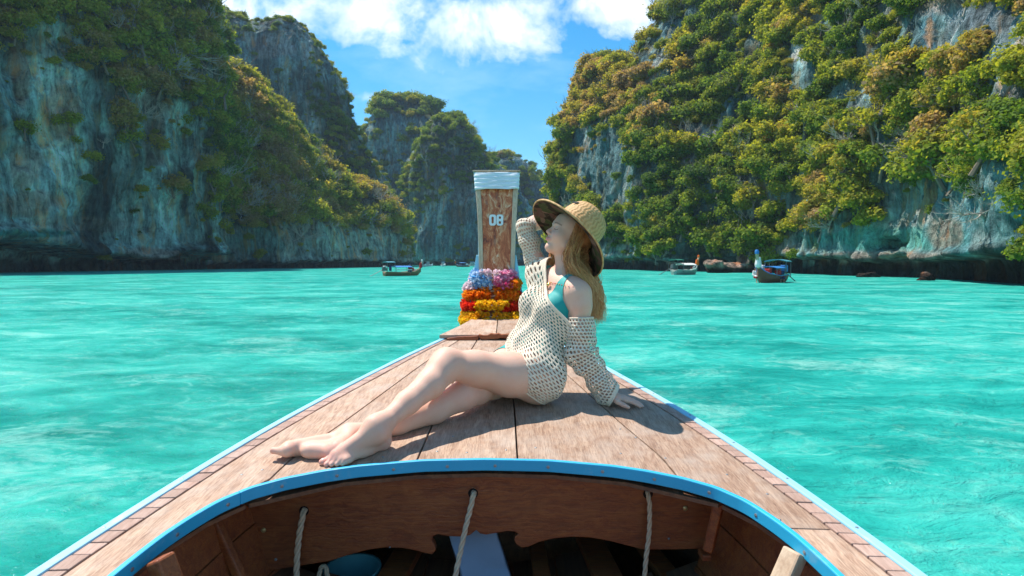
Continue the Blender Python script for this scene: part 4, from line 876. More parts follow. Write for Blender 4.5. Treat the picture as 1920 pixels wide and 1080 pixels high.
garland(zp(555), .20, .20, .040, ['orange', 'orange', 'orange', 'orange', 'red'], 'orange garland round the prow above the red one', n=22)
garland(zp(546), .185, .17, .038, 'orange', 'upper deep orange garland just under the pale blossoms', n=18, tilt=.012)
garland(zp(536), .195, .16, .040, ['white', 'white', 'blue', 'magenta', 'orange', 'orange'], 'pale pink, blue and orange blossom garland below the top one', 'flower', n=22, tilt=.012)
garland(zp(525), .165, .15, .040, ['white', 'blue', 'blue', 'pink', 'magenta', 'orange'], 'blue, white and magenta blossom garland in front of the board', 'flower', n=18)
garland(zp(514), .15, .13, .038, ['blue', 'blue', 'white', 'pink', 'pink'], 'topmost garland of pale blue and pink blossoms on the board', 'flower', n=16)
# ---------------------------------------------------------------- the woman: one continuous body from blended volumes
class Field:                   # list of primitives blended smoothly; evaluated only near themselves
    def __init__(s): s.g = []
    def add(s, k=.02): s.g.append((k, [])); return s.g[-1][1]
def nz(v): v = np.asarray(v, float); return v / np.linalg.norm(v)
def cone(a, b, ra, rb): return ('c', np.asarray(a, float), np.asarray(b, float), ra, rb)
def ellp(c, R, r): return ('e', np.asarray(c, float), np.asarray(R, float), np.asarray(r, float))   # R rows: axes
def sdf1(p, P):
    if p[0] == 'c':
        _, a, b, ra, rb = p; ab = b - a; t = np.clip((P - a) @ ab / (ab @ ab), 0, 1); return np.linalg.norm(P - a - t[:, None] * ab, axis=1) - (ra + (rb - ra) * t)
    _, c, R, r = p; q = (P - c) @ R.T; k0 = np.linalg.norm(q / r, axis=1); k1 = np.linalg.norm(q / (r * r), axis=1) + 1e-9; return k0 * (k0 - 1) / k1
def bb(p):
    if p[0] == 'c': return np.minimum(p[1] - p[3], p[2] - p[4]), np.maximum(p[1] + p[3], p[2] + p[4])
    e = np.sqrt(((p[2] * p[3][:, None]) ** 2).sum(0)); return p[1] - e, p[1] + e
def smin(a, b, k): h = np.maximum(k - np.abs(a - b), 0) / k; return np.minimum(a, b) - h * h * k * .25
def smax(a, b, k): return -smin(-a, -b, k)
def ev(tree, P, lo, hi):
    """tree: ('u', k, [children]) smooth union, ('s', k, base, cut) smooth subtraction, or a primitive"""
    if tree[0] == 'u':
        r = None
        for c in tree[2]:
            d = ev(c, P, lo, hi)
            if d is None: continue
            r = d if r is None else (smin(r, d, tree[1]) if tree[1] > 0 else np.minimum(r, d))
        return r
    if tree[0] == 's':
        r = ev(tree[2], P, lo, hi)
        if r is None: return None
        c = ev(tree[3], P, lo, hi); return r if c is None else smax(r, -c, tree[1])
    a, b = bb(tree); m = .08
    if np.any(a - m > hi) or np.any(b + m < lo): return None
    return sdf1(tree, P)
def surface(tree, lo, hi, h, B=40):
    """surface nets, block by block"""
    lo = np.floor(np.asarray(lo) / h) * h; n = np.ceil((np.asarray(hi) - lo) / h).astype(int) + 1; VI = []; VP = []; QI = []
    big = np.array([n[1] * n[2] * 4, n[2] * 2, 1], np.int64); NX = n + 2
    gid = lambda i, j, k: (i * NX[1] + j) * NX[2] + k
    for bi in range(0, n[0], B):
        for bj in range(0, n[1], B):
            for bk in range(0, n[2], B):
                s = np.array((bi, bj, bk)); e = np.minimum(s + B + 2, n + 1); L = lo + s * h; U = lo + (e - 1) * h
                g = np.stack(np.meshgrid(*[np.linspace(L[q], U[q], 5) for q in range(3)], indexing='ij'), -1).reshape(-1, 3)
                d = ev(tree, g, L, U)
                if d is None or d.min() > np.linalg.norm(U - L) * .17 + .012: continue
                g = np.stack(np.meshgrid(*[lo[q] + np.arange(s[q], e[q]) * h for q in range(3)], indexing='ij'), -1); sh = g.shape[:3]
                D = ev(tree, g.reshape(-1, 3), L, U).reshape(sh)
                if D.min() > 0 or D.max() < 0: continue
                I = D < 0; c = sum(I[dx:sh[0] - 1 + dx, dy:sh[1] - 1 + dy, dz:sh[2] - 1 + dz].astype(np.int8) for dx in (0, 1) for dy in (0, 1) for dz in (0, 1))
                act = np.argwhere((c > 0) & (c < 8))
                if not len(act): continue
                acc = np.zeros((len(act), 3)); cnt = np.zeros(len(act)); co = [(x, y, z) for x in (0, 1) for y in (0, 1) for z in (0, 1)]
                for u in co:
                    for ax in range(3):
                        if u[ax]: continue
                        w = list(u); w[ax] = 1; a = act + u; b = act + w; da = D[tuple(a.T)]; db = D[tuple(b.T)]; m = (da < 0) != (db < 0)
                        t = np.where(m, da / np.where(m, da - db, 1), 0); p = a + t[:, None] * (np.array(w) - np.array(u)); acc += np.where(m[:, None], p, 0); cnt += m
                VP.append(lo + (acc / cnt[:, None] + s) * h); ga = act + s; VI.append(gid(ga[:, 0], ga[:, 1], ga[:, 2]))
                for ax in range(3):                  # quads across sign-changing edges owned by this block
                    o1, o2 = [q for q in range(3) if q != ax]; sl0 = [slice(1, None)] * 3; sl1 = [slice(1, None)] * 3
                    sl0[ax] = slice(0, sh[ax] - 1); sl1[ax] = slice(1, sh[ax]); A, Bq = I[tuple(sl0)], I[tuple(sl1)]
                    E = np.argwhere(A != Bq); off = np.ones(3, int); off[ax] = 0; E = E + off
                    keep = (E[:, 0] < sh[0] - 1) & (E[:, 1] < sh[1] - 1) & (E[:, 2] < sh[2] - 1) & (E[:, ax] >= 0)
                    lim = np.array([B + (1 if q != ax else 0) for q in range(3)])
                    keep &= (E[:, 0] < lim[0]) & (E[:, 1] < lim[1]) & (E[:, 2] < lim[2]); E = E[keep]
                    if not len(E): continue
                    v = np.zeros((len(E), 4), np.int64)
                    for q, (x, y) in enumerate([(1, 1), (0, 1), (0, 0), (1, 0)]):
                        w = E + s; w = w.copy(); w[:, o1] -= x; w[:, o2] -= y; v[:, q] = gid(w[:, 0], w[:, 1], w[:, 2])
                    fl = I[tuple(E.T)]
                    if ax == 1: fl = ~fl
                    v[fl == False] = v[fl == False][:, ::-1]; QI.append(v)
    VI = np.concatenate(VI); VP = np.concatenate(VP); u, first = np.unique(VI, return_index=True); VP = VP[first]; Q = np.concatenate(QI)
    Q = np.unique(Q, axis=0) if False else Q
    ix = np.searchsorted(u, Q); ix = np.clip(ix, 0, len(u) - 1); ok = (u[ix] == Q).all(1); ix = ix[ok]
    key = np.sort(ix, 1); _, f = np.unique(key, axis=0, return_index=True); return VP, ix[f]

dz_ = lambda x, y: float(zd(y) + CAMB(x, y))
# joints (camera-measured, in metres)
HIP1 = np.array((.115, 2.345, 0)); HIP1[2] = dz_(.1, 2.35) + .112
HIP2 = np.array((-.015, 2.50, 0)); HIP2[2] = dz_(0, 2.5) + .105
WST = at(1008, 648, 2.46); CH = at(1036, 583, 2.50); NB = at(1066, 523, 2.53)
S1_ = at(1088, 548, 2.385); S2_ = at(1010, 516, 2.62)
EL1 = at(1088, 660, 2.375); WR1 = at(1132, 752, 2.36)
EL2 = at(984, 425, 2.66); WR2 = at(1042, 405, 2.86)
KN1 = at(838, 683, 2.15); AN1 = at(704, 808, 1.845); KN2 = at(868, 742, 2.20); AN2 = at(648, 812, 1.93)
lat = nz((HIP1 - HIP2) * (1, 1, 0)); up = np.array((0, 0, 1.)); fw = nz(np.cross(lat, up)); fw = fw if fw[0] < 0 else -fw
PC = (HIP1 + HIP2) / 2
sp1 = nz(WST - PC); lat_c = nz(S1_ - S2_); spc = nz(NB - WST); fwc = nz(np.cross(lat_c, spc)); fwc = fwc if fwc[0] < 0 else -fwc; latc = nz(np.cross(spc, fwc)); latc = latc if latc @ lat_c > 0 else -latc
Rp = np.array((lat, fw, np.cross(lat, fw) * np.sign(np.cross(lat, fw)[2])))
Rc = np.array((latc, fwc, spc))
lerp = lambda a, b, t: a + (b - a) * t
torso = ('u', .055, [
    ellp(PC + (-.006, 0, .012), Rp, (.142, .096, .096)), ellp(HIP1 - fw * .012 + (-.014, 0, -.024), np.eye(3), (.080, .080, .082)), ellp(HIP2 - fw * .02 + (0, 0, -.012), np.eye(3), (.082, .082, .082)),
    ellp(WST - spc * .01, Rc, (.112, .083, .105)), ellp(lerp(WST, PC, .45), Rp, (.128, .090, .09)),
    ellp(CH - spc * .01, Rc, (.132, .092, .125)), ellp(lerp(CH, NB, .5) - fwc * .012, Rc, (.135, .068, .075)),
    cone(S1_ - latc * .025, S2_ + latc * .03, .040, .040), cone(NB - spc * .02, S1_ - latc * .03, .042, .040), cone(NB - spc * .02, S2_ + latc * .03, .040, .038)])
bust = ('u', .03, [ellp(CH + fwc * .064 + latc * .058 - spc * .005, Rc, (.055, .048, .056)), ellp(CH + fwc * .064 - latc * .058 - spc * .0, Rc, (.055, .048, .056))])
torso = ('u', .03, [torso, bust])
HD = at(1067, 442, 2.535); HS = .94
hf = nz((-.91, -.28, .36)); hl = nz(np.cross((.36, 0, 1), hf)); hl = hl if hl[1] < 0 else -hl; hu = nz(np.cross(hf, hl)); hu = hu if hu[2] > 0 else -hu
Rh = np.array((hf, hl, hu)); hp = lambda f, l, u: HD + (hf * f + hl * l + hu * u) * HS
neck = ('u', .03, [cone(NB - spc * .03, hp(-.018, 0, -.055), .048, .043), cone(NB + fwc * .0, hp(.012, 0, -.07), .037, .034)])
cran = ('u', .022, [ellp(hp(-.012, 0, .030), Rh, (.098, .076, .086)), ellp(hp(.030, 0, -.020), Rh, (.060, .063, .076)), ellp(hp(.030, 0, .045), Rh, (.056, .062, .055)),
                    cone(hp(.060, 0, -.086), hp(.020, .044, -.052), .017, .022), cone(hp(.060, 0, -.086), hp(.020, -.044, -.052), .017, .022), ellp(hp(.074, 0, -.086), Rh, (.0145, .017, .0145)),
                    ellp(hp(.058, .034, -.022), Rh, (.028, .027, .027)), ellp(hp(.058, -.034, -.022), Rh, (.028, .027, .027)), cone(hp(.0765, -.028, .024), hp(.0765, .028, .024), .011, .011)])
sock = ('u', .01, [ellp(hp(.098, .031, .006), Rh, (.020, .017, .0115)), ellp(hp(.098, -.031, .006), Rh, (.020, .017, .0115))])
cran = ('s', .016, cran, sock)
face = ('u', .009, [cran, cone(hp(.084, 0, .012), hp(.1065, 0, -.0205), .0062, .0082), ellp(hp(.094, .0095, -.0265), Rh, (.0095, .0065, .0068)), ellp(hp(.094, -.0095, -.0265), Rh, (.0095, .0065, .0068)),
                    ellp(hp(.0715, .031, .006), Rh, (.0145, .0165, .0125)), ellp(hp(.0715, -.031, .006), Rh, (.0145, .0165, .0125)), ellp(hp(.082, 0, -.050), Rh, (.013, .024, .013))])
lips = ('u', .003, [ellp(hp(.0955, .0, -.0475), Rh, (.0075, .0165, .0042)), ellp(hp(.0938, .0, -.0565), Rh, (.0078, .0145, .0048)), cone(hp(.0925, .012, -.0505), hp(.079, .0275, -.0435), .0048, .0028), cone(hp(.0925, -.012, -.0505), hp(.079, -.0275, -.0435), .0048, .0028)])
face = ('u', .004, [face, lips])
face = ('s', .003, face, ('u', .002, [cone(hp(.1045, .012, -.0522), hp(.1045, -.012, -.0522), .0022, .0022), cone(hp(.1045, .012, -.0522), hp(.089, .025, -.0482), .0022, .0012), cone(hp(.1045, -.012, -.0522), hp(.089, -.025, -.0482), .0022, .0012),
                                      cone(hp(.097, .0065, -.0335), hp(.100, .005, -.030), .003, .0022), cone(hp(.097, -.0065, -.0335), hp(.100, -.005, -.030), .003, .0022)]))
ear = ('u', .006, [ellp(hp(-.012, .078, -.005), Rh, (.017, .006, .028)), ellp(hp(-.012, -.078, -.005), Rh, (.017, .006, .028))])
def hscale(t):
    if t[0] == 'u': return ('u', t[1] * HS, [hscale(c) for c in t[2]])
    if t[0] == 's': return ('s', t[1] * HS, hscale(t[2]), hscale(t[3]))
    return ('c', t[1], t[2], t[3] * HS, t[4] * HS) if t[0] == 'c' else ('e', t[1], t[2], t[3] * HS)
face = hscale(face); ear = hscale(ear)
head = ('u', .022, [neck, ('u', .006, [face, ear])])
def limb(pts, k=.03): return ('u', k, [cone(np.asarray(a), np.asarray(b), ra, rb) for (a, ra), (b, rb) in zip(pts[:-1], pts[1:])])
def foot(an, heel, ball, toe, outd, k=.02):
    """heel, ball and toe directions; outd points to the little toe"""
    d = nz(toe - heel); o = nz(outd - d * (outd @ d)); u = np.cross(d, o); u = u if u @ (an - heel) > 0 else -u
    c = [cone(an + u * .02, an - u * .0, .0345, .031), cone(an, heel + u * .0, .030, .0265), cone(heel, lerp(heel, ball, .5) + o * .008, .0255, .021), cone(an + d * .012 - u * .008, ball - o * .008 + u * .012, .030, .0165), cone(lerp(heel, ball, .35) + o * .014, ball + o * .026 - d * .012, .019, .0135),
         cone(an + d * .02, ball + u * .010, .026, .017), cone(ball - o * .018, ball + o * .026 - d * .014, .0155, .0125), cone(ball - o * .024 - d * .004, ball - o * .012, .016, .0155), ellp(an + o * .027 - u * .004, np.eye(3), (.013, .013, .015)), ellp(an - o * .027 + u * .004, np.eye(3), (.013, .013, .015)), cone(an - d * .026 + u * .03, heel - d * .004 + u * .01, .013, .020)]
    toes = []
    L = [.047, .044, .039, .033, .026]; rr_ = [.0118, .0086, .0082, .0078, .0074]; ww = [-.024, -.0035, .0105, .0235, .035]
    for q in range(5):
        r0 = ball + o * ww[q] - d * (.004 + .006 * max(q - 1, 0)) - u * .002; m = r0 + d * L[q] * .55 + u * (.004 if q else .0) + o * .001 * q; t_ = r0 + d * L[q] - u * (.004 if q else 0.)
        toes.append(('u', .005, [cone(r0, m, rr_[q] * 1.0, rr_[q] * .92), cone(m, t_, rr_[q] * .92, rr_[q] * (1.0 if q else .98))]))
    return ('u', .012, [('u', k, c), ('u', .0015, toes)]), d, o, u
# near foot flat on the planks, far foot lying on its outer edge with the sole away
h1 = np.array((-.437, 1.893, 0)); h1[2] = dz_(*h1[:2]) + .0262; b1 = np.array((-.553, 1.787, 0)); b1[2] = dz_(*b1[:2]) + .0155; t1 = np.array((-.598, 1.746, 0)); t1[2] = dz_(*t1[:2]) + .010
F1_, d1, o1_, u1 = foot(AN1, h1, b1, t1, np.array((.66, -.75, 0)))
def dk(px, py, h):
    Y = 1.8
    for _ in range(20): p = at(px, py, Y); Y += (p[2] - (dz_(p[0], p[1]) + h)) * 1.6
    return at(px, py, Y)
AN2 = at(652, 824, 1.925)
h2 = dk(630, 846, .028); b2 = dk(543, 845, .024); t2 = b2 + nz(b2 - h2) * .05 + np.array((0, 0, .010))
F2_, d2_, o2_, u2 = foot(AN2, h2, b2, t2, np.array((-.15, .92, -.30))); F2_[2][0][2].append(cone(lerp(AN2, h2, .55), lerp(h2, b2, .62), .026, .020))
kf = nz(lerp(HIP1, AN1, .5) - KN1)
leg1 = ('u', .035, [limb([(HIP1 + (-.01, 0, .0), .094), (lerp(HIP1, KN1, .35) + (0, 0, -.004), .086), (lerp(HIP1, KN1, .72), .066), (KN1, .053)]), cone(KN1 + nz(KN1 - lerp(HIP1, AN1, .5)) * .004, lerp(KN1, AN1, .1), .050, .049),
                     limb([(KN1, .050), (lerp(KN1, AN1, .28) + kf * .012, .051), (lerp(KN1, AN1, .6) + kf * .004, .040), (lerp(KN1, AN1, .88), .030), (AN1, .032)], .02), ('u', .02, [F1_])])
kf2 = nz(lerp(HIP2, AN2, .5) - KN2)
leg2 = ('u', .035, [limb([(HIP2 + (-.01, 0, 0), .090), (lerp(HIP2, KN2, .4), .080), (lerp(HIP2, KN2, .75), .063), (KN2, .052)]), limb([(KN2, .050), (lerp(KN2, AN2, .28) + (0.0, .01, -.012), .052), (lerp(KN2, AN2, .6) + (0, 0, -.008), .041), (lerp(KN2, AN2, .88), .031), (AN2, .031)], .02), F2_])
arm1 = ('u', .02, [limb([(S1_ + (0, 0, -.008), .046), (lerp(S1_, EL1, .22) , .044), (lerp(S1_, EL1, .6), .038), (EL1, .033)]), limb([(EL1, .034), (lerp(EL1, WR1, .25), .034), (lerp(EL1, WR1, .7), .026), (WR1, .021)])])
arm2 = ('u', .02, [limb([(S2_ + (0, 0, .01), .042), (lerp(S2_, EL2, .3), .037), (lerp(S2_, EL2, .7), .031), (EL2, .030)]), limb([(EL2, .031), (lerp(EL2, WR2, .3), .030), (lerp(EL2, WR2, .75), .025), (WR2, .021)])])
def hand(wr, pd, pn, th, curl=.2, spread=1., sc=1.):
    """wr wrist, pd towards the fingers, pn back of the hand, th towards the thumb side"""
    pd = nz(pd); pn = nz(pn - pd * (pn @ pd)); th_ = nz(th - pd * (th @ pd) - pn * (th @ pn)); R = np.array((pd, th_, pn)); K = wr + pd * .082 * sc
    palm = ('u', .012, [cone(wr, wr + pd * .03 * sc, .021, .019), ellp(wr + pd * .048 * sc, R, (.046 * sc, .038 * sc, .0135)), ellp(wr + pd * .035 * sc + th_ * .02 - pn * .006, R, (.028, .016, .013)), cone(K + th_ * .026, K - th_ * .026 - pd * .008, .0105, .0095)])
    fs = []
    for q, (w, L, r, an) in enumerate([(.027, .072, .0086, .10), (.009, .080, .0088, .02), (-.009, .074, .0083, -.06), (-.026, .058, .0074, -.16)]):
        dd = nz(pd + th_ * an * spread); p0 = K + th_ * w - pd * (.002 + .006 * (q == 3)); p1 = p0 + (dd * .45 + pn * .02) * L * sc; d2 = nz(dd - pn * curl); p2 = p1 + d2 * .31 * L * sc; d3 = nz(dd - pn * curl * 2.1); p3 = p2 + d3 * .24 * L * sc
        fs.append(('u', .003, [cone(p0, p1, r, r * .93), cone(p1, p2, r * .95, r * .84), cone(p2, p3, r * .84, r * .72)]))
    q0 = wr + pd * .022 + th_ * .022 - pn * .006; q1 = q0 + nz(pd * .7 + th_ * .75 - pn * .15) * .036; q2 = q1 + nz(pd * .9 + th_ * .42 - pn * .1) * .028; q3 = q2 + nz(pd + th_ * .2 - pn * .12) * .022
    return ('u', .010, [palm, ('u', .0012, fs), ('u', .004, [cone(q0, q1, .0135, .0105), cone(q1, q2, .0105, .0092), cone(q2, q3, .0092, .0076)])]), (K, pd, th_, pn)
WR1 = np.array((.402, 2.365, 0)); WR1[2] = dz_(.40, 2.36) + .043
arm1 = ('u', .02, [limb([(S1_ + (0, 0, -.008), .046), (lerp(S1_, EL1, .22), .044), (lerp(S1_, EL1, .6), .038), (EL1, .033)]), limb([(EL1, .034), (lerp(EL1, WR1, .25), .034), (lerp(EL1, WR1, .7), .026), (WR1, .021)])])
HN1, HK1 = hand(WR1, (.93, -.22, -.24), (.2, 0, 1), (0, -1, 0), .12, 1.5, .92)
HN2, HK2 = hand(WR2, (.75, .1, -.25), (-.3, .8, .4), (0, -.3, -1), .35, 1., .9)
arm1 = ('u', .010, [arm1, HN1]); arm2 = ('u', .010, [arm2, HN2])
BODY = ('u', .0012, [('u', .045, [torso, leg1]), ('u', .045, [torso, leg2]), ('u', .030, [torso, arm1]), ('u', .030, [torso, arm2]), ('u', .028, [torso, head])])
import time as _t; _t0 = _t.time()
BV, BF = surface(BODY, (-.86, 1.66, .80), (.60, 2.85, 1.95), .0028)
print('body', len(BV), len(BF), round(_t.time() - _t0, 1), 'height', BV[:, 2].max())
def vnorm(V, Fq):
    n = np.cross(V[Fq[:, 2]] - V[Fq[:, 0]], V[Fq[:, 3]] - V[Fq[:, 1]]); N = np.zeros_like(V)
    for k in range(4): np.add.at(N, Fq[:, k], n)
    return N / (np.linalg.norm(N, axis=1, keepdims=True) + 1e-12)
def relax(V, Fq, it=2, lam=.5, w=None):
    for _ in range(it):
        A = np.zeros_like(V); c = np.zeros(len(V))
        for k in range(4):
            np.add.at(A, Fq[:, k], V[Fq[:, (k + 1) % 4]]); np.add.at(A, Fq[:, k], V[Fq[:, (k + 3) % 4]]); np.add.at(c, Fq[:, k], 2)
        V = V + lam * (A / np.maximum(c, 1)[:, None] - V)
    return V
BV = relax(BV, BF, 1, .5)
# settle the flesh on the planks
zmin = zd(BV[:, 1]) + CAMB(BV[:, 0], BV[:, 1]) + .0008; BV[:, 2] = np.where(BV[:, 1] < 3, np.maximum(BV[:, 2], zmin), BV[:, 2])
BN = vnorm(BV, BF)
woman = thing('person', (float(PC[0]), float(PC[1]), dz_(PC[0], PC[1])), 'woman in straw hat, cream crochet cover-up and teal swimsuit sitting barefoot on the bow deck', 'person')
def skin_fn(t, b):
    a = t.n('ShaderNodeAttribute', attribute_name='skin').outputs['Color']; v = t.n('ShaderNodeTexCoord').outputs['Object']
    n = t.noise(v, 22., 5, .6); c = t.mix(t.m('MULTIPLY', t.m('SUBTRACT', n, .4, clamp=True), 1.4, clamp=True), a, t.mix(1., a, (.97, .80, .74), 'MULTIPLY'))
    t.set(b.inputs['Base Color'], c); b.inputs['Subsurface Weight'].default_value = .22; b.inputs['Subsurface Radius'].default_value = (1., .35, .2); b.inputs['Subsurface Scale'].default_value = .012
    bump(t, b, t.noise(v, 900., 2), .0004, .25)
M_skin = mat('skin', skin_fn, (.7, .5, .42), .56, .3)
def spot(c, r, s=1.): return np.exp(-(np.linalg.norm(BV - np.asarray(c), axis=1) / r) ** 2 * s)
col = np.tile(np.array((.75, .445, .325)), (len(BV), 1))
def paint(k, c): 
    global col; k = np.clip(k, 0, 1)[:, None]; col = col * (1 - k) + np.array(c) * k
paint(.5 * (spot(KN1, .055) + spot(KN2, .07) * 1.3), (.74, .36, .27)); paint(.55 * (spot(t1, .05) + spot(t2, .035) + spot(h1, .05) + spot(h2, .06)), (.76, .36, .29))
paint(.45 * spot(lerp(AN2, t2, .5), .06), (.78, .42, .32)); paint(.5 * spot(WR1 + np.array((.12, 0, -.02)), .05), (.76, .38, .30)); paint(.5 * spot(S1_ + np.array((.03, 0, .03)), .035), (.74, .40, .31))
q = (BV - HD) @ Rh.T / HS; infc = (q[:, 0] > .03) & (np.abs(q[:, 1]) < .07) & (np.abs(q[:, 2]) < .1)
for s in (1, -1): paint(.35 * infc * np.exp(-(((q[:, 1] - s * .040) / .020) ** 2 + ((q[:, 2] + .024) / .020) ** 2)), (.80, .36, .30))
paint(.3 * infc * np.exp(-(((q[:, 0] - .108) / .02) ** 2 + ((q[:, 2] + .02) / .012) ** 2)), (.76, .36, .30))
lm = infc * (q[:, 0] > .078) * np.exp(-np.clip(((q[:, 1] / (.024)) ** 2 + ((q[:, 2] + .052 - .10 * np.abs(q[:, 1])) / .0088) ** 2), 0, 50) ** 3); paint(.85 * lm, (.66, .20, .18))
paint(.9 * infc * (np.abs(q[:, 1]) < .024) * np.exp(-((q[:, 2] + .0522 - np.clip(.16 * (np.abs(q[:, 1]) - .008), 0, 1)) / .0014) ** 2) * (q[:, 0] > .08), (.62, .42, .40))
for s in (1, -1):
    l_ = np.abs(q[:, 1] - s * .031); paint(.92 * infc * (l_ < .0165) * (q[:, 0] > .055) * np.exp(-((q[:, 2] - (.0035 - .0045 + 16 * (l_) ** 2)) / .0022) ** 2), (.035, .018, .014))
    br = q[:, 1] * s; m = infc * (br > .012) * (br < .052) * (q[:, 0] > .05); zc = .0285 + .22 * (br - .012) - 7.2 * (br - .012) ** 2; paint(.92 * m * np.exp(-((q[:, 2] - zc) / (.0034 - .03 * np.clip(br - .03, 0, 1))) ** 2), (.20, .11, .075))
    paint(.35 * infc * np.exp(-(((q[:, 1] - s * .031) / .018) ** 2 + ((q[:, 2] - .012) / .008) ** 2)), (.62, .34, .27))
NAILS = []
body = mesh('body', BV, BF, M_skin, woman, True)
a = body.data.color_attributes.new('skin', 'FLOAT_COLOR', 'POINT'); a.data.foreach_set('color', np.concatenate([col, np.ones((len(col), 1))], 1).astype(np.float32).ravel())
# nails
M_nail = mat('nail', base=(.80, .58, .54), rough=.25, spec=.5)
def nail(p, d, u, w, l): 
    R = Matrix((d, np.cross(u, d), u)).transposed(); mb = MB(); mb.lathe((0, 0, 0), [(0, .0011), (.5, .0009), (.85, .0002), (1, -.001)], 12); V = np.array(mb.V) * (l, w, 1); V = V @ np.array(R).T + p; mesh('nail', V, mb.F, M_nail, woman, True)
K, pd, th_, pn = HK1
for q_, (w, L, r, an) in enumerate([(.027, .072, .0086, .10), (.009, .080, .0088, .02), (-.009, .074, .0083, -.06), (-.026, .058, .0074, -.16)]):
    dd = nz(pd + th_ * an * 1.5); e = K + th_ * w + dd * L * .92 * .98 - pn * (L * .10 - .000); nail(e + pn * (r * .70), nz(dd - pn * .25), pn, .0048, .0072)
for q_ in range(5):
    L = [.047, .044, .039, .033, .026][q_]; w = [-.024, -.0035, .0105, .0235, .035][q_]; r = [.0118, .0086, .0082, .0078, .0074][q_]
    nail(b1 + o1_ * w + d1 * (L - .004 - .006 * max(q_ - 1, 0)) + u1 * (r * .86 - (.006 if q_ else .002)), nz(d1 - u1 * .25), nz(u1 + d1 * .25), r * .55, r * .55)
# ---- swimsuit: follows the body, offset outwards
def skin_cover(name, mask, off, mat_, th=.002):
    fm = mask[BF].all(1); f = BF[fm]; u, inv = np.unique(f, return_inverse=True); V = BV[u] + BN[u] * off; inv = inv.reshape(-1, 4)
    E = np.sort(np.concatenate([inv[:, [k, (k + 1) % 4]] for k in range(4)]), 1); eu, ec = np.unique(E, axis=0, return_counts=True); be = eu[ec == 1]
    for _ in range(12):
        A = np.zeros_like(V); c = np.zeros(len(V)); np.add.at(A, be[:, 0], V[be[:, 1]]); np.add.at(A, be[:, 1], V[be[:, 0]]); np.add.at(c, be.ravel(), 1); m = c > 0; V[m] = .4 * V[m] + .6 * (A[m] / c[m][:, None])
    V = np.where((np.bincount(be.ravel(), minlength=len(V)) > 0)[:, None], V + BN[u] * .0006, V)
    o = mesh(name, V, inv.reshape(-1, 4), mat_, woman, True)
    return o
def cloth_fn(c):
    def f(t, b):
        v = t.n('ShaderNodeTexCoord').outputs['Object']; n = t.noise(v, 40., 4); t.set(b.inputs['Base Color'], t.mix(t.m('MULTIPLY', n, .4), c, tuple(x * .7 for x in c))); bump(t, b, t.noise(v, 1400., 2), .0005, .4); b.inputs['Sheen Weight'].default_value = .2
    return f
M_suit = mat('teal_swimsuit_fabric', cloth_fn((.012, .34, .31)), rough=.6, spec=.3)
P = BV; hc = (P - CH) @ Rc.T; hpv = (P - PC) @ Rp.T        # local chest and pelvis coordinates
dseg = lambda a, b_: np.linalg.norm(P - a - np.clip((P - a) @ (b_ - a) / ((b_ - a) @ (b_ - a)), 0, 1)[:, None] * (b_ - a), axis=1)
notlimb = (dseg(S1_, EL1) > .050) & (dseg(S2_, EL2) > .050)
onleg = np.minimum(dseg(lerp(HIP1, KN1, .25), KN1), dseg(lerp(HIP2, KN2, .25), KN2))
hleg = np.maximum((P - HIP1) @ nz(KN1 - HIP1), (P - HIP2) @ nz(KN2 - HIP2))
up_s = (P - WST) @ spc
chest = (up_s < .205) & (up_s > -.25) & (hc[:, 2] < .085 - .9 * np.maximum(np.abs(hc[:, 0]) - .07, 0) * 1.2) & notlimb & (dseg(KN1, AN1) > .12) & (dseg(WR1, EL1) > .07) & (P[:, 0] < .33)
straps = (np.abs(np.abs(hc[:, 0]) - .074) < .015 + .22 * np.clip(.14 - hc[:, 2], 0, .12)) & (hc[:, 2] > .02) & (hc[:, 2] < .19)
front_v = (hc[:, 1] > 0) & (hc[:, 2] > .025) & (np.abs(hc[:, 0]) < (hc[:, 2] - .02) * .9)
low = hpv[:, 2] > -.02 + 1.1 * np.maximum(hpv[:, 1], 0) * 0 + .30 * np.maximum(np.abs(hpv[:, 0]) - .02, 0) * 1.0
suitm = ((chest & ~front_v) | (straps & notlimb)) & (low | (up_s > -.12)) & ((hleg < .03) | ((hpv[:, 2] > .055) & (onleg > .118) & (hleg < .17)))
hd = np.linalg.norm((P - HD), axis=1) > .15
skin_cover('swimsuit', suitm & hd, .0022, M_suit)
# ---- crochet cover-up: a knotted net with real holes, draped over the body's volumes
LO, HI_ = np.full(3, -9.), np.full(3, 9.)
def drape(field, C, A, B, nphi, off, rmax=.36, ph0=0., Hh=None):
    """rings with centres C and in-plane axes A, B; each point marched inwards to `off` from the body"""
    m = len(C); ph = np.linspace(0, 2 * np.pi, nphi, endpoint=False) + ph0
    D = A[:, None] * np.cos(ph)[None, :, None] + B[:, None] * np.sin(ph)[None, :, None]; D = D.reshape(-1, 3); O = np.repeat(C, nphi, 0) + (0 if Hh is None else Hh.reshape(-1, 3)); R = np.full(len(D), rmax); of = np.repeat(off, nphi, 0)
    for _ in range(45):
        d = ev(field, O + D * R[:, None], LO, HI_) - of; R = np.maximum(R - np.clip(d, -.01, .05) * .7, .012)
    return (O + D * R[:, None]).reshape(m, nphi, 3)
M_crochet = mat('cream_crochet_yarn', lambda t, b: (t.set(b.inputs['Base Color'], t.mix(t.noise(t.n('ShaderNodeTexCoord').outputs['Object'], 60., 3), (.88, .74, .58), (.78, .62, .47))), bump(t, b, t.noise(t.n('ShaderNodeTexCoord').outputs['Object'], 420., 4), .003, 1.)), rough=.9, spec=.1)
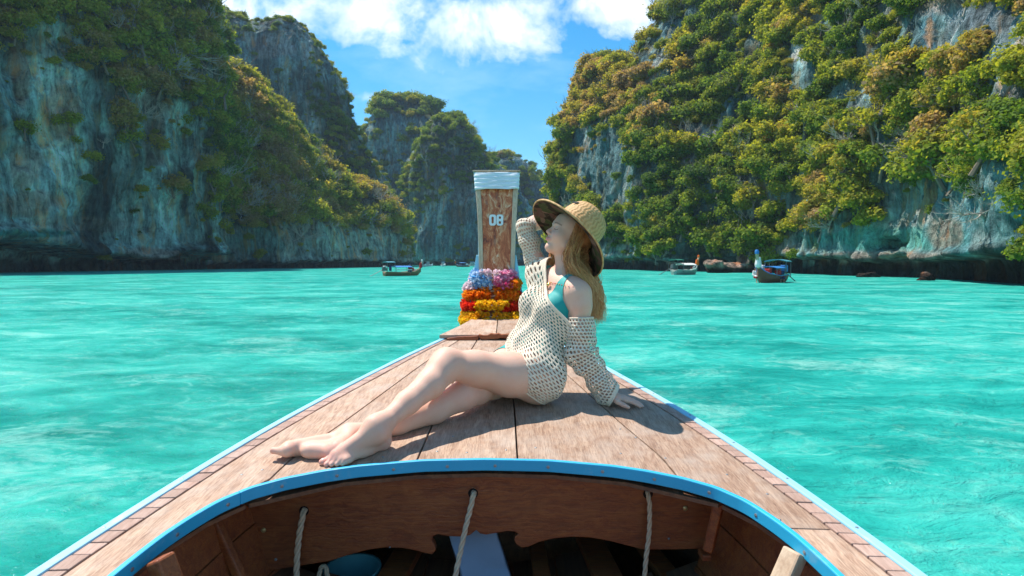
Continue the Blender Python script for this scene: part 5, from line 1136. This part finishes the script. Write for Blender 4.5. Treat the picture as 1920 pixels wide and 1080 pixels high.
def net(name, G, closed=True, edge=1, slant=.28):
    """G: rows x cols of points (rows alternate band / hole); returns the yarn mesh"""
    m, n = G.shape[:2]; G = G + RNG.normal(size=G.shape) * .0009; du = (np.roll(G, -1, 1) - G)
    for i in range(edge, m - edge):
        G[i] += du[i] * (slant if (i % 2) else -slant)
        par = ((np.arange(n) + ((i if i % 2 else i - 1) // 2)) % 2 == 0)[:, None]; G[i] += du[i] * np.where(par, -.19, .19)
    Fc = []
    for i in range(m - 1):
        for j in range(n):
            hole = (i % 2 == 1) and edge <= i < m - 1 - edge and ((j + (i // 2)) % 2 == 0)
            if not hole: Fc.append((i * n + j, i * n + (j + 1) % n, (i + 1) * n + (j + 1) % n, (i + 1) * n + j))
    o = mesh(name, G.reshape(-1, 3), Fc, M_crochet, woman, True)
    s = o.modifiers.new('s', 'SOLIDIFY'); s.thickness = .003; s.offset = 0; u = o.modifiers.new('u', 'SUBSURF'); u.levels = u.render_levels = 1; return o
def rows_t(n): # alternate spacing: thin band, tall hole
    w = np.where(np.arange(n) % 2 == 0, .28, .72); t_ = np.concatenate([[0], np.cumsum(w)]); return t_ / t_[-1]
def basis(N, ref): A = ref - N * (N @ ref); A = nz(A); return A, np.cross(N, A)
# body of the garment
n0 = nz(np.array((0, 0, 1.)) + 1.0 * lat - .70 * fw); n1 = nz(spc + .62 * latc + .05 * fwc)
c0 = PC - fw * .02 + np.array((0, 0, .010)); c1 = CH + spc * .068 - latc * .010
BODYD = ('u', .03, [limb([(HIP1 + (-.01, 0, 0), .094), (lerp(HIP1, KN1, .14), .090)]), limb([(HIP2 + (-.01, 0, 0), .090), (lerp(HIP2, KN2, .10), .087)]), ('u', .085, [torso, neck,  limb([(S1_ - latc * .02, .045), (lerp(S1_, EL1, .62), .040)]), limb([(S2_ - latc * -.02, .042), (lerp(S2_, EL2, .12), .040)])])])
NR_, NC_ = 61, 100; T = rows_t(NR_ - 1); Cc, AA, BB, OF = [], [], [], []
for t_ in T:
    c = (1 - t_) ** 2 * c0 + 2 * t_ * (1 - t_) * (WST + fwc * .01) + t_ ** 2 * c1; N = nz(n0 * (1 - t_) ** 1.3 + n1 * t_ ** 1.2 + spc * 1.2 * t_ * (1 - t_)); a_, b_ = basis(N, fw); Cc.append(c); AA.append(a_); BB.append(b_)
    OF.append(.006 + .012 * math.sin(math.pi * min(t_ * 1.15, 1)) ** 1.0)
phg = np.linspace(0, 2 * np.pi, NC_, endpoint=False); dphi = (phg + math.radians(100) + np.pi) % (2 * np.pi) - np.pi
Hh = (np.cross(np.array(AA), np.array(BB))[:, None] * (.095 * T[:, None] ** 4 * np.exp(-(dphi / math.radians(62))[None] ** 2))[..., None])
G = drape(BODYD, np.array(Cc), np.array(AA), np.array(BB), NC_, np.array(OF), Hh=Hh)
W_ = fbm(G.reshape(-1, 3) * (1, 1, 1), 11., 3).reshape(G.shape[:2]); cen = np.array(Cc)[:, None]; rad = G - cen; rl = np.linalg.norm(rad, axis=2, keepdims=True)
phs = np.arctan2((rad * np.array(BB)[:, None]).sum(2), (rad * np.array(AA)[:, None]).sum(2)); tt_ = T[:, None]
fold = .010 * np.sin(phs * 7 + tt_ * 5 + 2.2 * np.sin(tt_ * 6)) * np.sin(np.pi * np.clip(tt_ * 1.1, 0, 1)) + .010 * W_
G = G + rad / rl * np.maximum(fold, -.006)[..., None]
for _ in range(2): G[1:-1] = G[1:-1] * .5 + .25 * (G[:-2] + G[2:]); G = G * .6 + .2 * (np.roll(G, 1, 1) + np.roll(G, -1, 1))
def floor_clamp(G, e=.004): G[..., 2] = np.maximum(G[..., 2], zd(G[..., 1]) + CAMB(G[..., 0], G[..., 1]) + e); return G
net('cover_up', floor_clamp(G))
hemp = [tuple(p) for p in G[-1]] + [tuple(G[-1, 0])]; mb = MB(); mb.tube(hemp, .0042, 6, cap=False); mb.tube([tuple(p) for p in G[0]] + [tuple(G[0, 0])], .0035, 6, cap=False); mb.build('edging', M_crochet, woman, True)
# sleeves
def sleeve(name, pts, offs, field, nc, cell=.0085, am=1.):
    pts = np.array(pts); L = np.linalg.norm(np.diff(pts, axis=0), axis=1).sum(); n = int(L / cell); n += 1 - n % 2; T = rows_t(n - 1); C = cr(pts, 400); l = np.concatenate([[0], np.cumsum(np.linalg.norm(np.diff(C, axis=0), axis=1))]); l /= l[-1]
    C = np.stack([np.interp(T, l, C[:, k]) for k in range(3)], 1); tg_ = np.gradient(C, axis=0); k_ = np.ones(9) / 9; tg_ = np.stack([np.convolve(np.pad(tg_[:, k], 4, 'edge'), k_, 'valid') for k in range(3)], 1); tg_ /= np.linalg.norm(tg_, axis=1, keepdims=True)
    A = []; ref = np.array((0, -1., .1))
    for q in tg_: a_, _ = basis(q, ref); A.append(a_); ref = a_
    A = np.array(A); B = np.cross(tg_, A); of = np.interp(T, np.linspace(0, 1, len(offs)), offs)
    G = drape(field, C, A, B, nc, of, .16)
    rad = G - C[:, None]; rl = np.linalg.norm(rad, axis=2, keepdims=True); ph = np.linspace(0, 2 * np.pi, nc, endpoint=False)[None]; tt = T[:, None]
    f = am * .006 * np.sin(ph * 3 + tt * 9) * np.sin(np.pi * tt) + am * .006 * np.sin(tt * 34 + np.sin(ph + 1) * 1.5) * np.sin(np.pi * tt) + fbm(G.reshape(-1, 3), 15., 3).reshape(G.shape[:2]) * .012
    G = G + rad / rl * np.maximum(f, -.008)[..., None]; G = floor_clamp(G)
    o = net(name, G); MB().tube([tuple(p) for p in G[0]] + [tuple(G[0, 0])], .0035, 6, cap=False).build('edging', M_crochet, woman, True); MB().tube([tuple(p) for p in G[-1]] + [tuple(G[-1, 0])], .0035, 6, cap=False).build('cuff_edging', M_crochet, woman, True); return o
A1 = ('u', .05, [limb([(S1_, .046), (lerp(S1_, EL1, .6), .038), (EL1, .034)]), limb([(EL1, .034), (WR1, .022)])]); A2 = ('u', .03, [limb([(S2_, .042), (lerp(S2_, EL2, .7), .032), (EL2, .030)]), limb([(EL2, .030), (WR2, .022)])])
sleeve('sleeve', [lerp(S1_, EL1, .43) - latc * .004, lerp(S1_, EL1, .8), EL1, lerp(EL1, WR1, .4), lerp(EL1, WR1, .8), WR1 + (.028, -.006, .004)], [.008, .018, .022, .025, .026, .030, .036], A1, 48, .0068)
sleeve('sleeve', [S2_ + latc * .03 - spc * .02, lerp(S2_, EL2, .3), lerp(S2_, EL2, .75), EL2 + (-.002, 0, .0), lerp(EL2, WR2, .35), lerp(EL2, WR2, .8)], [.014, .008, .006, .005, .007, .012], A2, 40, .0068, .45)
# ---- hair
def hair_fn(t, b):
    r = t.n('ShaderNodeNewGeometry').outputs['Random Per Island']; v = t.n('ShaderNodeTexCoord').outputs['Object']
    z = t.n('ShaderNodeSeparateXYZ', i={0: v}).outputs[2]; x = t.m('ADD', t.m('MULTIPLY', r, .55), t.m('MULTIPLY', t.m('SUBTRACT', .78, z), .9))
    t.set(b.inputs['Base Color'], t.ramp(x, [(.0, (.26, .08, .028)), (.3, (.56, .225, .078)), (.6, (.82, .41, .165)), (1., (.92, .57, .28))]))
M_hair = mat('light_brown_hair', hair_fn, rough=.42, spec=.45)
q = (BV - HD) @ Rh.T / HS; hm = ((q[:, 0] < .012 - .25 * np.maximum(q[:, 2] - .0, -.03)) | (q[:, 2] > .085 - .0 * q[:, 0])) & (q[:, 2] > -.055) & (np.linalg.norm(BV - HD, axis=1) < .12); hm &= ~((q[:, 0] > .05) & (q[:, 2] < .085))
skin_cover('scalp_hair', hm, .007, M_hair)
def strands(name, n, rng, roots, guides, spread, wave, seed, ends=(.8, 1.), r0=.00125):
    r = np.random.default_rng(seed); mb = MB(); ncl = 11; cl = r.normal(size=(ncl, 3)); cph = r.uniform(0, 6.28, ncl)
    for k in range(n):
        c = r.integers(ncl); ro = roots(r); P = [ro]; L = r.uniform(*ends)
        j = r.normal(size=3) * .35 + cl[c]
        for gi, (g_, sp_) in enumerate(zip(guides, spread)): P.append(np.asarray(g_) + j * sp_ + r.normal(size=3) * sp_ * .38)
        P = cr(np.array(P), 22)[:max(8, int(22 * L))]; s = np.linspace(0, 1, len(P)); w = wave * s ** 1.3
        ph = cph[c] + r.normal() * .35; P[:, 0] += w * np.sin(s * 15 + ph); P[:, 1] += w * .8 * np.sin(s * 13 + ph + 1.7); P[:, 2] += w * .3 * np.cos(s * 15 + ph)
        mb.tube(P, np.interp(s, [0, .15, .8, 1], [r0 * .8, r0, r0 * .85, r0 * .2]), 3, cap=False)
    return mb.build(name, M_hair, woman, True)
def root_near(r): f, u = r.uniform(-.055, .022), r.uniform(-.01, .07); return hp(f, .078 * math.sqrt(max(0, 1 - ((f + .012) / .105) ** 2 - ((u - .03) / .1) ** 2 * .6)) + .004, u)
strands('hair_lock', 1400, RNG, root_near, [hp(-.008, .082, -.045), hp(-.020, .078, -.085), at(1085, 505, 2.455), at(1108, 535, 2.475), at(1119, 568, 2.49), at(1116, 606, 2.49)], [.011, .014, .015, .014, .015, .015], .017, 5, (.72, 1.))
def root_back(r): l, u = r.uniform(-.07, .07), r.uniform(-.04, .06); return hp(-.10 * math.sqrt(max(.05, 1 - (l / .08) ** 2)), l, u)
strands('hair_lock', 800, RNG, root_back, [hp(-.095, .03, -.05), hp(-.075, .03, -.09), at(1102, 515, 2.53), at(1114, 548, 2.53), at(1121, 578, 2.52), at(1116, 604, 2.52)], [.016, .016, .016, .014, .015, .015], .017, 6, (.75, 1.))
def root_far(r): f, u = r.uniform(-.03, .03), r.uniform(-.02, .05); return hp(f, -.080, u)
strands('hair_lock', 400, RNG, root_far, [hp(.012, -.084, -.05), at(1037, 490, 2.60), at(1031, 505, 2.60), at(1036, 530, 2.60)], [.010, .009, .008, .009], .007, 7, (.7, 1.))
# ---- straw hat
HC = at(1064.5, 446, 2.50); hn = nz((.72, .25, .63)); hx = nz(np.cross(hn, (0, 1, 0))); hy = np.cross(hn, hx); HR = Matrix((hx, hy, hn)).transposed()
hat = thing('straw_hat', tuple(HC), 'wide-brimmed woven straw hat tilted back on the woman\'s head', 'hat')
prof = [(.209, -.001), (.208, .004), (.19, .009), (.17, .015), (.15, .0225), (.13, .031), (.116, .038), (.1075, .045), (.105, .055), (.1045, .075), (.102, .10), (.0965, .125), (.087, .146), (.072, .161), (.052, .171), (.028, .1765), (.008, .178), (0, .178)]
pr = cr(np.array(prof), 150); s_ = np.concatenate([[0], np.cumsum(np.linalg.norm(np.diff(pr, axis=0), axis=1))]); tgp = np.gradient(pr, axis=0); tgp /= np.linalg.norm(tgp, axis=1, keepdims=True) + 1e-9
pr = pr + np.stack([tgp[:, 1], -tgp[:, 0]], 1) * (np.abs(np.sin(s_ * math.pi / .0115)) ** .6 * .0022)[:, None]; pr[-1, 0] = 0
def straw_fn(t, b):
    tc = t.n('ShaderNodeTexCoord').outputs['Object']; sp_ = t.n('ShaderNodeSeparateXYZ', i={0: tc}); an = t.m('ARCTAN2', sp_.outputs[1], sp_.outputs[0])
    rr_ = t.vm('LENGTH', t.n('ShaderNodeCombineXYZ', i={0: sp_.outputs[0], 1: sp_.outputs[1], 2: t.m('MULTIPLY', sp_.outputs[2], 1.)}).outputs[0])
    d = t.m('ADD', t.m('MULTIPLY', an, 34.), t.m('MULTIPLY', t.m('PINGPONG', t.m('MULTIPLY', rr_, 1. / .0115), 1.), 3.2)); w = t.m('SINE', d)
    n = t.noise(tc, 160., 3); n2 = t.noise(tc, 18., 3); k = t.m('ADD', t.m('MULTIPLY', w, .09), t.m('ADD', t.m('MULTIPLY', n, .5), t.m('MULTIPLY', n2, .35)))
    t.set(b.inputs['Base Color'], t.ramp(k, [(.15, (.30, .16, .05)), (.4, (.55, .31, .12)), (.7, (.74, .46, .21))])); bump(t, b, t.m('ADD', t.m('MULTIPLY', w, .5), n), .002, .6)
M_straw = mat('woven_straw', straw_fn, rough=.6, spec=.3)
mb = MB(); mb.lathe((0, 0, 0), [tuple(p) for p in pr], 96); V = np.array(mb.V); th__ = np.arctan2(V[:, 1], V[:, 0]); wr_ = np.clip((np.hypot(V[:, 0], V[:, 1]) - .11) / .1, 0, 1) ** 1.5
V[:, 2] += wr_ * (-.010 * np.cos(2 * th__) + .006 * np.sin(3 * th__ + 1))
o = mesh('straw_shell', V, mb.F, M_straw, hat, True, rel=False); o.rotation_euler = HR.to_euler(); s = o.modifiers.new('s', 'SOLIDIFY'); s.thickness = .0022; s.offset = -1
def lining_fn(t, b):
    tc = t.n('ShaderNodeTexCoord').outputs['Object']; w = t.vm('ADD', tc, t.vm('SCALE', t.noise(tc, 14., 3, out=1), .03))
    vo = t.n('ShaderNodeTexVoronoi', i={'Vector': w, 'Scale': 34.}); vo2 = t.n('ShaderNodeTexVoronoi', feature='DISTANCE_TO_EDGE', i={'Vector': w, 'Scale': 34.})
    c = t.ramp(t.n('ShaderNodeSeparateColor', i={0: vo.outputs['Color']}).outputs[0], [(.0, (.030, .020, .012)), (.35, (.055, .06, .022)), (.6, (.12, .055, .04)), (.8, (.17, .10, .07)), (1., (.05, .035, .02))], 'CONSTANT')
    c = t.mix(t.m('MULTIPLY', t.m('SUBTRACT', t.noise(w, 30., 3), .5, clamp=True), 3., clamp=True), c, (.15, .10, .065)); t.set(b.inputs['Base Color'], c)
M_lin = mat('floral_lining', lining_fn, rough=.85, spec=.15)
lp = [(.2055, -.0035), (.19, .004), (.17, .010), (.15, .0175), (.13, .026), (.114, .034), (.104, .043), (.101, .06), (.099, .095), (.092, .12), (.07, .152), (.03, .168), (0, .17)]
mb = MB(); mb.lathe((0, 0, 0), lp, 72); V = np.array(mb.V); th__ = np.arctan2(V[:, 1], V[:, 0]); wr_ = np.clip((np.hypot(V[:, 0], V[:, 1]) - .11) / .1, 0, 1) ** 1.5; V[:, 2] += wr_ * (-.010 * np.cos(2 * th__) + .006 * np.sin(3 * th__ + 1))
o = mesh('brim_lining', V, [f[::-1] for f in mb.F], M_lin, hat, True, rel=False); o.rotation_euler = HR.to_euler()
mb = MB(); P_ = []
for k in range(73): a_ = 2 * math.pi * k / 72; P_.append((.2085 * math.cos(a_), .2085 * math.sin(a_), -.010 * math.cos(2 * a_) + .006 * math.sin(3 * a_ + 1)))
mb.tube(P_, .0032, 6, cap=False); o = mb.build('brim_binding', M_straw, hat, True, rel=False); o.rotation_euler = HR.to_euler()
# dark patch on the crown, found by aiming at it
best = None
for k in range(400):
    a_ = 2 * math.pi * k / 400
    for (r_, z_) in ((.098, .118),):
        w = np.array(HR @ Vector((r_ * math.cos(a_), r_ * math.sin(a_), z_))) + HC; e = np.hypot(*(np.array([px_of(w[None])[0][0], px_of(w[None])[1][0]]) - (1080, 389)))
        if best is None or e < best[0]: best = (e, a_)
a_ = best[1]; nl = Vector((math.cos(a_), math.sin(a_), .45)).normalized(); R = (HR @ nl).to_track_quat('Z', 'Y').to_matrix(); w = HR @ Vector((.1015 * math.cos(a_), .1015 * math.sin(a_), .116))
bevel(MB().box((0, 0, 0), (.024, .013, .002), R).build('patch', plain('black_patch', (.03, .03, .032), .7, .2, 90., .2), hat, False, rel=False), .0006).location = w + HR @ nl * .003
# ---- necklace of small beads with a gold pendant
NK = drape(('u', .02, [torso, neck]), np.array([NB - spc * .008]), np.array([nz(fwc)]), np.array([nz(latc) + 0 * fwc]), 64, np.array([.004]), .2)[0]
GOLD = mat('gold', base=(.80, .52, .14), rough=.25, metal=1.); BC = [mat('coral_bead', base=(.65, .08, .05), rough=.3), mat('amber_bead', base=(.75, .40, .06), rough=.3), mat('pink_bead', base=(.8, .35, .35), rough=.3)]
bead = {}
neckl = thing('necklace', tuple(NK[0]), 'thin necklace of red and amber beads with gold pendant at the woman\'s throat', 'necklace')
sagd = nz(-spc + .5 * fwc)
NKF = ('u', .03, [torso, neck]); NG = drape(NKF, np.array([NB - spc * .012]), np.array([nz(fwc - spc * .55)]), np.array([latc]), 60, np.array([.004]), .22)[0]
for k in range(45):
    c = BC[k % 3 if k % 5 else 1]
    if c.name not in bead: mb = MB(); mb.lathe((0, 0, 0), [(0, 1), (.7, .7), (1, 0), (.7, -.7), (0, -1)], 8); oo = mb.build('bead', c, smooth=True); bead[c.name] = oo.data; bpy.data.objects.remove(oo)
    o = link(bpy.data.objects.new('bead', bead[c.name])); o.parent = neckl; o.location = Vector(NG[k]) - neckl.location; o.scale = (.0028,) * 3
R = Vector(fwc).to_track_quat('Z', 'Y').to_matrix(); p = NG[0] - spc * .012 + fwc * .004
MB().lathe(p, [(0, .004), (.006, .003), (.0095, .0), (.006, -.002), (0, -.003)], 16, R).build('pendant', GOLD, neckl, True)
# ---------------------------------------------------------------- boats across the lagoon
TARP_B = plain('blue_tarpaulin', (.03, .20, .52), .5, .25, 3., .4); TARP_T = plain('faded_teal_tarpaulin', (.06, .26, .32), .5, .25, 3., .4); TARP_W = plain('white_tarpaulin', (.68, .68, .66), .5, .2, 3., .3)
H_WOOD = plain('boat_hull_wood', (.26, .18, .09), .5, .4, 2., .3); H_GREY = plain('grey_green_hull_paint', (.26, .38, .34), .5, .3, 2., .3); H_RED = plain('red_brown_hull_paint', (.22, .085, .05), .5, .4, 2., .3); H_WHT = plain('white_hull_paint', (.70, .72, .73), .4, .12, 2., .4)
ENG = plain('engine_metal', (.16, .17, .17), .5, .4, 8., .5, .4); RED_ = plain('red_cloth', (.50, .04, .035), .8, .2, 8., .2); ORG = plain('orange_cloth', (.85, .16, .02), .8, .2, 8., .2); WCL = plain('white_ribbon', (.74, .70, .68), .8, .1, 8., .2); GRN = plain('leaf_bunch', (.12, .20, .02), .8, .3, 8., .2)
SH1 = plain('navy_cloth', (.03, .05, .16), .8, .2, 8., .2)
def hull_mesh(L, Wd, prow=1.5):
    st = []; 
    for k in range(25):
        s = k / 24; x = (s - .45) * L; w = Wd / 2 * (np.interp(s, [0, .12, .45, .75, .92, 1.], [.72, .9, 1, .72, .28, .05])); sh = np.interp(s, [0, .5, .8, .93, 1.], [.62, .50, .66, .95, 1.25]); kl = np.interp(s, [0, .7, .9, 1.], [-.15, -.15, .0, .6])
        st.append((x, w, sh, kl))
    V = []; 
    for x, w, sh, kl in st: V += [(x, -w, sh), (x, -w * .86, sh * .45), (x, -w * .45, kl), (x, w * .45, kl), (x, w * .86, sh * .45), (x, w, sh), (x, w * .9, sh - .03), (x, 0, max(sh - .28, kl + .08)), (x, -w * .9, sh - .03)]
    m = 9; Fc = [(i * m + k, i * m + (k + 1) % m, (i + 1) * m + (k + 1) % m, (i + 1) * m + k) for i in range(24) for k in range(m)] + [tuple(range(m))[::-1], tuple(24 * m + k for k in range(m))]; return V, Fc
def longtail(loc, rz, L, hull_m, canopies, prow_m, label, extras=(), stern_canopy=None, grp='longtail boats out on the lagoon'):
    e = thing('longtail_boat', (loc[0], loc[1], 0.), label, 'boat', grp); rl_ = lambda o: o
    V, Fc = hull_mesh(L, 1.75); mesh('hull', V, Fc, hull_m, e, rel=False)
    V2 = [(x, y * 1.03, z + .012) for x, y, z in V]; mb = MB()
    for sg in (0, 5): mb.tube([V2[i * 9 + sg] for i in range(25)], .035, 5)
    mb.build('gunwale', WCL if hull_m is H_GREY else TARP_B if hull_m is H_RED else M_pale, e, rel=False)
    bx0 = .53 * L; pm = MB(); pm.add([(bx0 - .05, -.10, 1.1), (bx0 + .1, -.10, 1.05), (bx0 + .1, .10, 1.05), (bx0 - .05, .10, 1.1), (bx0 + .32, -.10, 2.35), (bx0 + .45, -.10, 2.30), (bx0 + .45, .10, 2.30), (bx0 + .32, .10, 2.35)], [(0, 3, 2, 1), (4, 5, 6, 7), (0, 1, 5, 4), (1, 2, 6, 5), (2, 3, 7, 6), (3, 0, 4, 7)]); pm.build('prow', M_pale, e, rel=False)
    MB().lathe((bx0 + .34, 0, 2.2), [(0, -.1), (.14, -.08), (.15, .1), (.10, .22), (0, .24)], 10).build('prow_cap', prow_m[1], e, rel=False)
    MB().lathe((bx0 + .10, 0, 1.25), [(0, -.12), (.20, -.1), (.24, .1), (.20, .36), (.16, .62), (0, .66)], 10).build('ribbon', prow_m[0], e, rel=False)
    for (x0, x1, zc, cm, crown_) in canopies:
        V = []; n = 9
        for i in range(2):
            for k in range(n): u = -1 + 2 * k / (n - 1); V.append((x0 if i == 0 else x1, u * .85, zc + crown_ * (1 - u * u)))
        o = mesh('canopy', V, [(k, k + 1, n + k + 1, n + k) for k in range(n - 1)], cm, e, rel=False); m_ = o.modifiers.new('s', 'SOLIDIFY'); m_.thickness = .05
        for x in (x0 + .05, x1 - .05):
            for y in (-.8, .8): MB().tube([(x, y, .4), (x, y, zc)], .03, 5).build('canopy_post', ENG, e, rel=False)
    sx = -.44 * L; mb = MB(); mb.box((sx, 0, .95), (.7, .45, .4)); mb.box((sx - .1, 0, 1.22), (.4, .35, .2)); mb.tube([(sx - .2, 0, .95), (sx - 2.3, .3, -.1)], .04, 6); mb.tube([(sx + .3, 0, 1.0), (sx + 1.1, -.1, 1.2)], .03, 5); mb.build('engine', ENG, e, rel=False)
    for (x, y, z, dx, dy, dz, mt, nm) in extras: bevel(MB().box((x, y, z), (dx, dy, dz)).build(nm, mt, e, rel=False), .04)
    e.rotation_euler = (0, 0, rz); return e
def wp(px, Y): return float(at(px, 500, Y)[0]), Y
p = wp(752, 64); e_ = longtail(p, math.radians(38), 6.0, H_WOOD, [(-1.2, 1.4, 1.25, TARP_B, .18), (-2.6, -1.3, 1.95, TARP_T, .12)], (RED_, WCL), 'wooden longtail boat with blue canopies before the left slope, pale prow to the right',
         [(1.7, 0, .95, .5, .7, .5, RED_, 'bundle'), (2.1, .1, .9, .4, .6, .4, WCL, 'bundle'), (-1.9, -.3, 1.15, .25, .3, .8, SH1, 'bundle'), (.1, -.86, .9, 2.6, .04, .12, WCL, 'side_board'), (-2.5, .1, 1.35, .5, .5, .25, WCL, 'engine_cover')]); e_.scale = (.76,) * 3
p = wp(1283, 70); longtail(p, math.radians(28), 3.9, H_GREY, [(-.9, 1.2, 1.15, TARP_W, .22), (-1.9, -.9, 1.75, plain('green_tarpaulin', (.02, .17, .12), .5, .2, 3.), .1)], (ORG, ORG), 'grey-green longtail boat with white canopy and orange wrapped prow by the right cliff',
         [(-.1, -.3, .85, 1.2, .5, .35, plain('dark_goods', (.06, .045, .05), .8, .4, 9.), 'bundle'), (.7, -.3, .85, .4, .4, .3, RED_, 'bundle')])
p = wp(1446, 43); longtail(p, math.radians(222), 3.9, H_RED, [(-.6, .9, 1.05, TARP_B, .12), (-1.6, -.7, 1.55, TARP_T, .14)], (WCL, TARP_B), 'red-brown longtail boat crowded with goods and people, nearest boat by the right cliff',
         [(-1.0, .55, 1.05, .6, .35, .5, TARP_B, 'bundle'), (.2, .6, .75, .5, .3, .3, RED_, 'bundle'), (-.35, .62, .72, .4, .3, .28, SH1, 'bundle'), (1.2, .3, .85, .35, .4, .35, RED_, 'bundle'), (1.35, -.1, .75, .4, .35, .5, TARP_B, 'bundle'), (.8, -.35, 1.15, .35, .35, .3, WCL, 'bundle')])
p = wp(868, 190); longtail(p, math.radians(160), 5.0, H_RED, [(-1.0, 1.0, 1.3, TARP_B, .15)], (ORG, WCL), 'tiny dark longtail boat far off just left of the prow')
def speedboat(px, Y, L, rz, label):
    x, y = wp(px, Y); e = thing('speedboat', (x, y, 0), label, 'boat', 'white boats far off under the middle bluff'); V, Fc = hull_mesh(L, L * .32)
    mesh('hull', [(a * 1., b_, min(c, .95) * 1.1) for a, b_, c in V], Fc, H_WHT, e, rel=False)
    bevel(MB().box((-.05 * L, 0, 1.25), (L * .38, L * .24, .9)).build('cabin', TARP_W, e, rel=False), .15); MB().box((-.05 * L, 0, 1.25), (L * .385, L * .245, .3)).build('cabin_window', SH1, e, rel=False)
    MB().box((-.06 * L, 0, 1.82), (L * .46, L * .28, .07)).build('roof', TARP_B if rz > 1 else TARP_W, e, rel=False); e.rotation_euler = (0, 0, rz)
speedboat(792, 215, 2.6, .2, 'smallest white boat far off, right of the blue-canopied longtail boat'); speedboat(803, 225, 3.6, .5, 'white cabin boat far off, second of the row under the middle bluff')
speedboat(831, 225, 3.8, 1.3, 'white and blue boat far off, alone in the middle of the row'); speedboat(885, 225, 4.6, 2.9, 'far white and blue boat beside the prow edge')
# people aboard, small
def tiny_person(px, py, Y, shirt, trunks, label, sit=True):
    P0 = at(px, py, Y); s = 1.; c = lambda *a: P0 + np.array(a) * s
    hd_ = c(0, 0, .68); hips = c(0, 0, .06); sh_l, sh_r = c(-.17, 0, .47), c(.17, 0, .47)
    T = ('u', .05, [cone(hips, c(0, 0, .40), .13, .13), cone(sh_l, sh_r, .06, .06), cone(c(0, 0, .45), c(0, 0, .58), .05, .045), ellp(hd_, np.eye(3), (.085, .10, .12)), cone(sh_l, c(-.24, -.06, .22), .045, .035), cone(c(-.24, -.06, .22), c(-.12, -.26, .16), .035, .028), cone(sh_r, c(.24, -.06, .22), .045, .035), cone(c(.24, -.06, .22), c(.13, -.26, .14), .035, .028),
                    cone(c(-.09, 0, .05), c(-.12, -.42, .10), .08, .06), cone(c(-.12, -.42, .10), c(-.12, -.44, -.30), .055, .035), cone(c(-.12, -.44, -.30), c(-.12, -.60, -.34), .035, .028), cone(c(.09, 0, .05), c(.12, -.42, .10), .08, .06), cone(c(.12, -.42, .10), c(.12, -.44, -.30), .055, .035), cone(c(.12, -.44, -.30), c(.12, -.60, -.34), .035, .028)])
    V, Fq = surface(T, P0 - 1., P0 + 1.2, .035); e = thing('person', tuple(P0), label, 'person'); o = mesh('body', V, Fq, mat('tan_skin', base=(.40, .21, .13), rough=.6), e, True)
    N = vnorm(V, Fq); z = V[:, 2] - P0[2]
    for nm, m, mt in (('shirt', (z > .1) & (z < .53), shirt), ('shorts', (z <= .14) & (z > -.04), trunks), ('hair', (z > .70), SH1)):
        f = Fq[m[Fq].all(1)]; mesh(nm, (V + N * .014), f, mt, e, True)
tiny_person(1417, 521, 42.3, WCL, RED_, 'person in white top sitting at the bow of the crowded red-brown boat'); tiny_person(1462, 522, 42.8, RED_, SH1, 'person in red top sitting mid-boat on the crowded red-brown boat'); tiny_person(769, 509, 64.5, RED_, SH1, 'person in red sitting forward of the blue canopy on the left boat')
# boulders at the foot of the right cliff
def boulder(c, r, seed, label, squash=(1, 1, .6), n=40):
    th_g, ph_g = np.meshgrid(np.linspace(0, 2 * np.pi, n, endpoint=False), np.linspace(0, np.pi, n // 2)); D = np.stack([np.cos(th_g) * np.sin(ph_g), np.sin(th_g) * np.sin(ph_g), np.cos(ph_g)], -1).reshape(-1, 3)
    D = D * (1 + fbm(D + seed, 1.3, 4) * .9)[:, None] * np.array(squash) * r; m = n // 2; idx = np.arange(m * n).reshape(m, n)
    Fc = [(idx[i, k], idx[i + 1, k], idx[i + 1, (k + 1) % n], idx[i, (k + 1) % n]) for i in range(m - 1) for k in range(n)]
    o = mesh('boulder', D, [tuple(int(q) for q in f) for f in Fc], M_rock, smooth=True, rel=False); o.location = c; tag(o, label, 'boulder')
    a = o.data.color_attributes.new('tint', 'FLOAT_COLOR', 'POINT'); t_ = np.clip((D[:, 2] + c[2] - .5) / .5, .08, 1)[:, None] * np.array((.50, .37, .29)); a.data.foreach_set('color', np.concatenate([t_, np.ones((len(t_), 1))], 1).astype(np.float32).ravel())
x, y = wp(1345, 82); boulder((x, y, .7), 1.7, 3, 'pale rounded boulder lying in the water by the small grey-green boat', (1.15, 1, .72)); x, y = wp(1378, 84); boulder((x, y, .5), 1.8, 9, 'long low brownish boulder between the pale boulder and the leaning rock', (1.3, .8, .55))
x, y = wp(1392, 86); boulder((x, y, 1.4), 1.5, 14, 'grey-pink leaning rock standing behind the low boulders', (.55, .6, 1.3)); x, y = wp(1738, 47); boulder((x, y, .2), .6, 21, 'small rusty boulder at the waterline of the right cliff', (1.1, .8, .7)); x, y = wp(1625, 58); boulder((x, y, .15), .6, 27, 'low dark boulder at the waterline below the stained cliff face', (1.6, .8, .5))
# ---------------------------------------------------------------- air
hz = bpy.data.materials.new('haze'); hz.use_nodes = True; t = NT(hz.node_tree); hz.node_tree.nodes.remove(hz.node_tree.nodes['Principled BSDF'])
pv = t.n('ShaderNodeVolumePrincipled', i={'Color': (.60, .80, 1., 1), 'Density': .00026}); t.L.new(pv.outputs[0], hz.node_tree.nodes['Material Output'].inputs['Volume'])
o = MB().box((0, 260, 84), (1500, 1000, 176)).build('haze', hz); o['kind'] = 'stuff'
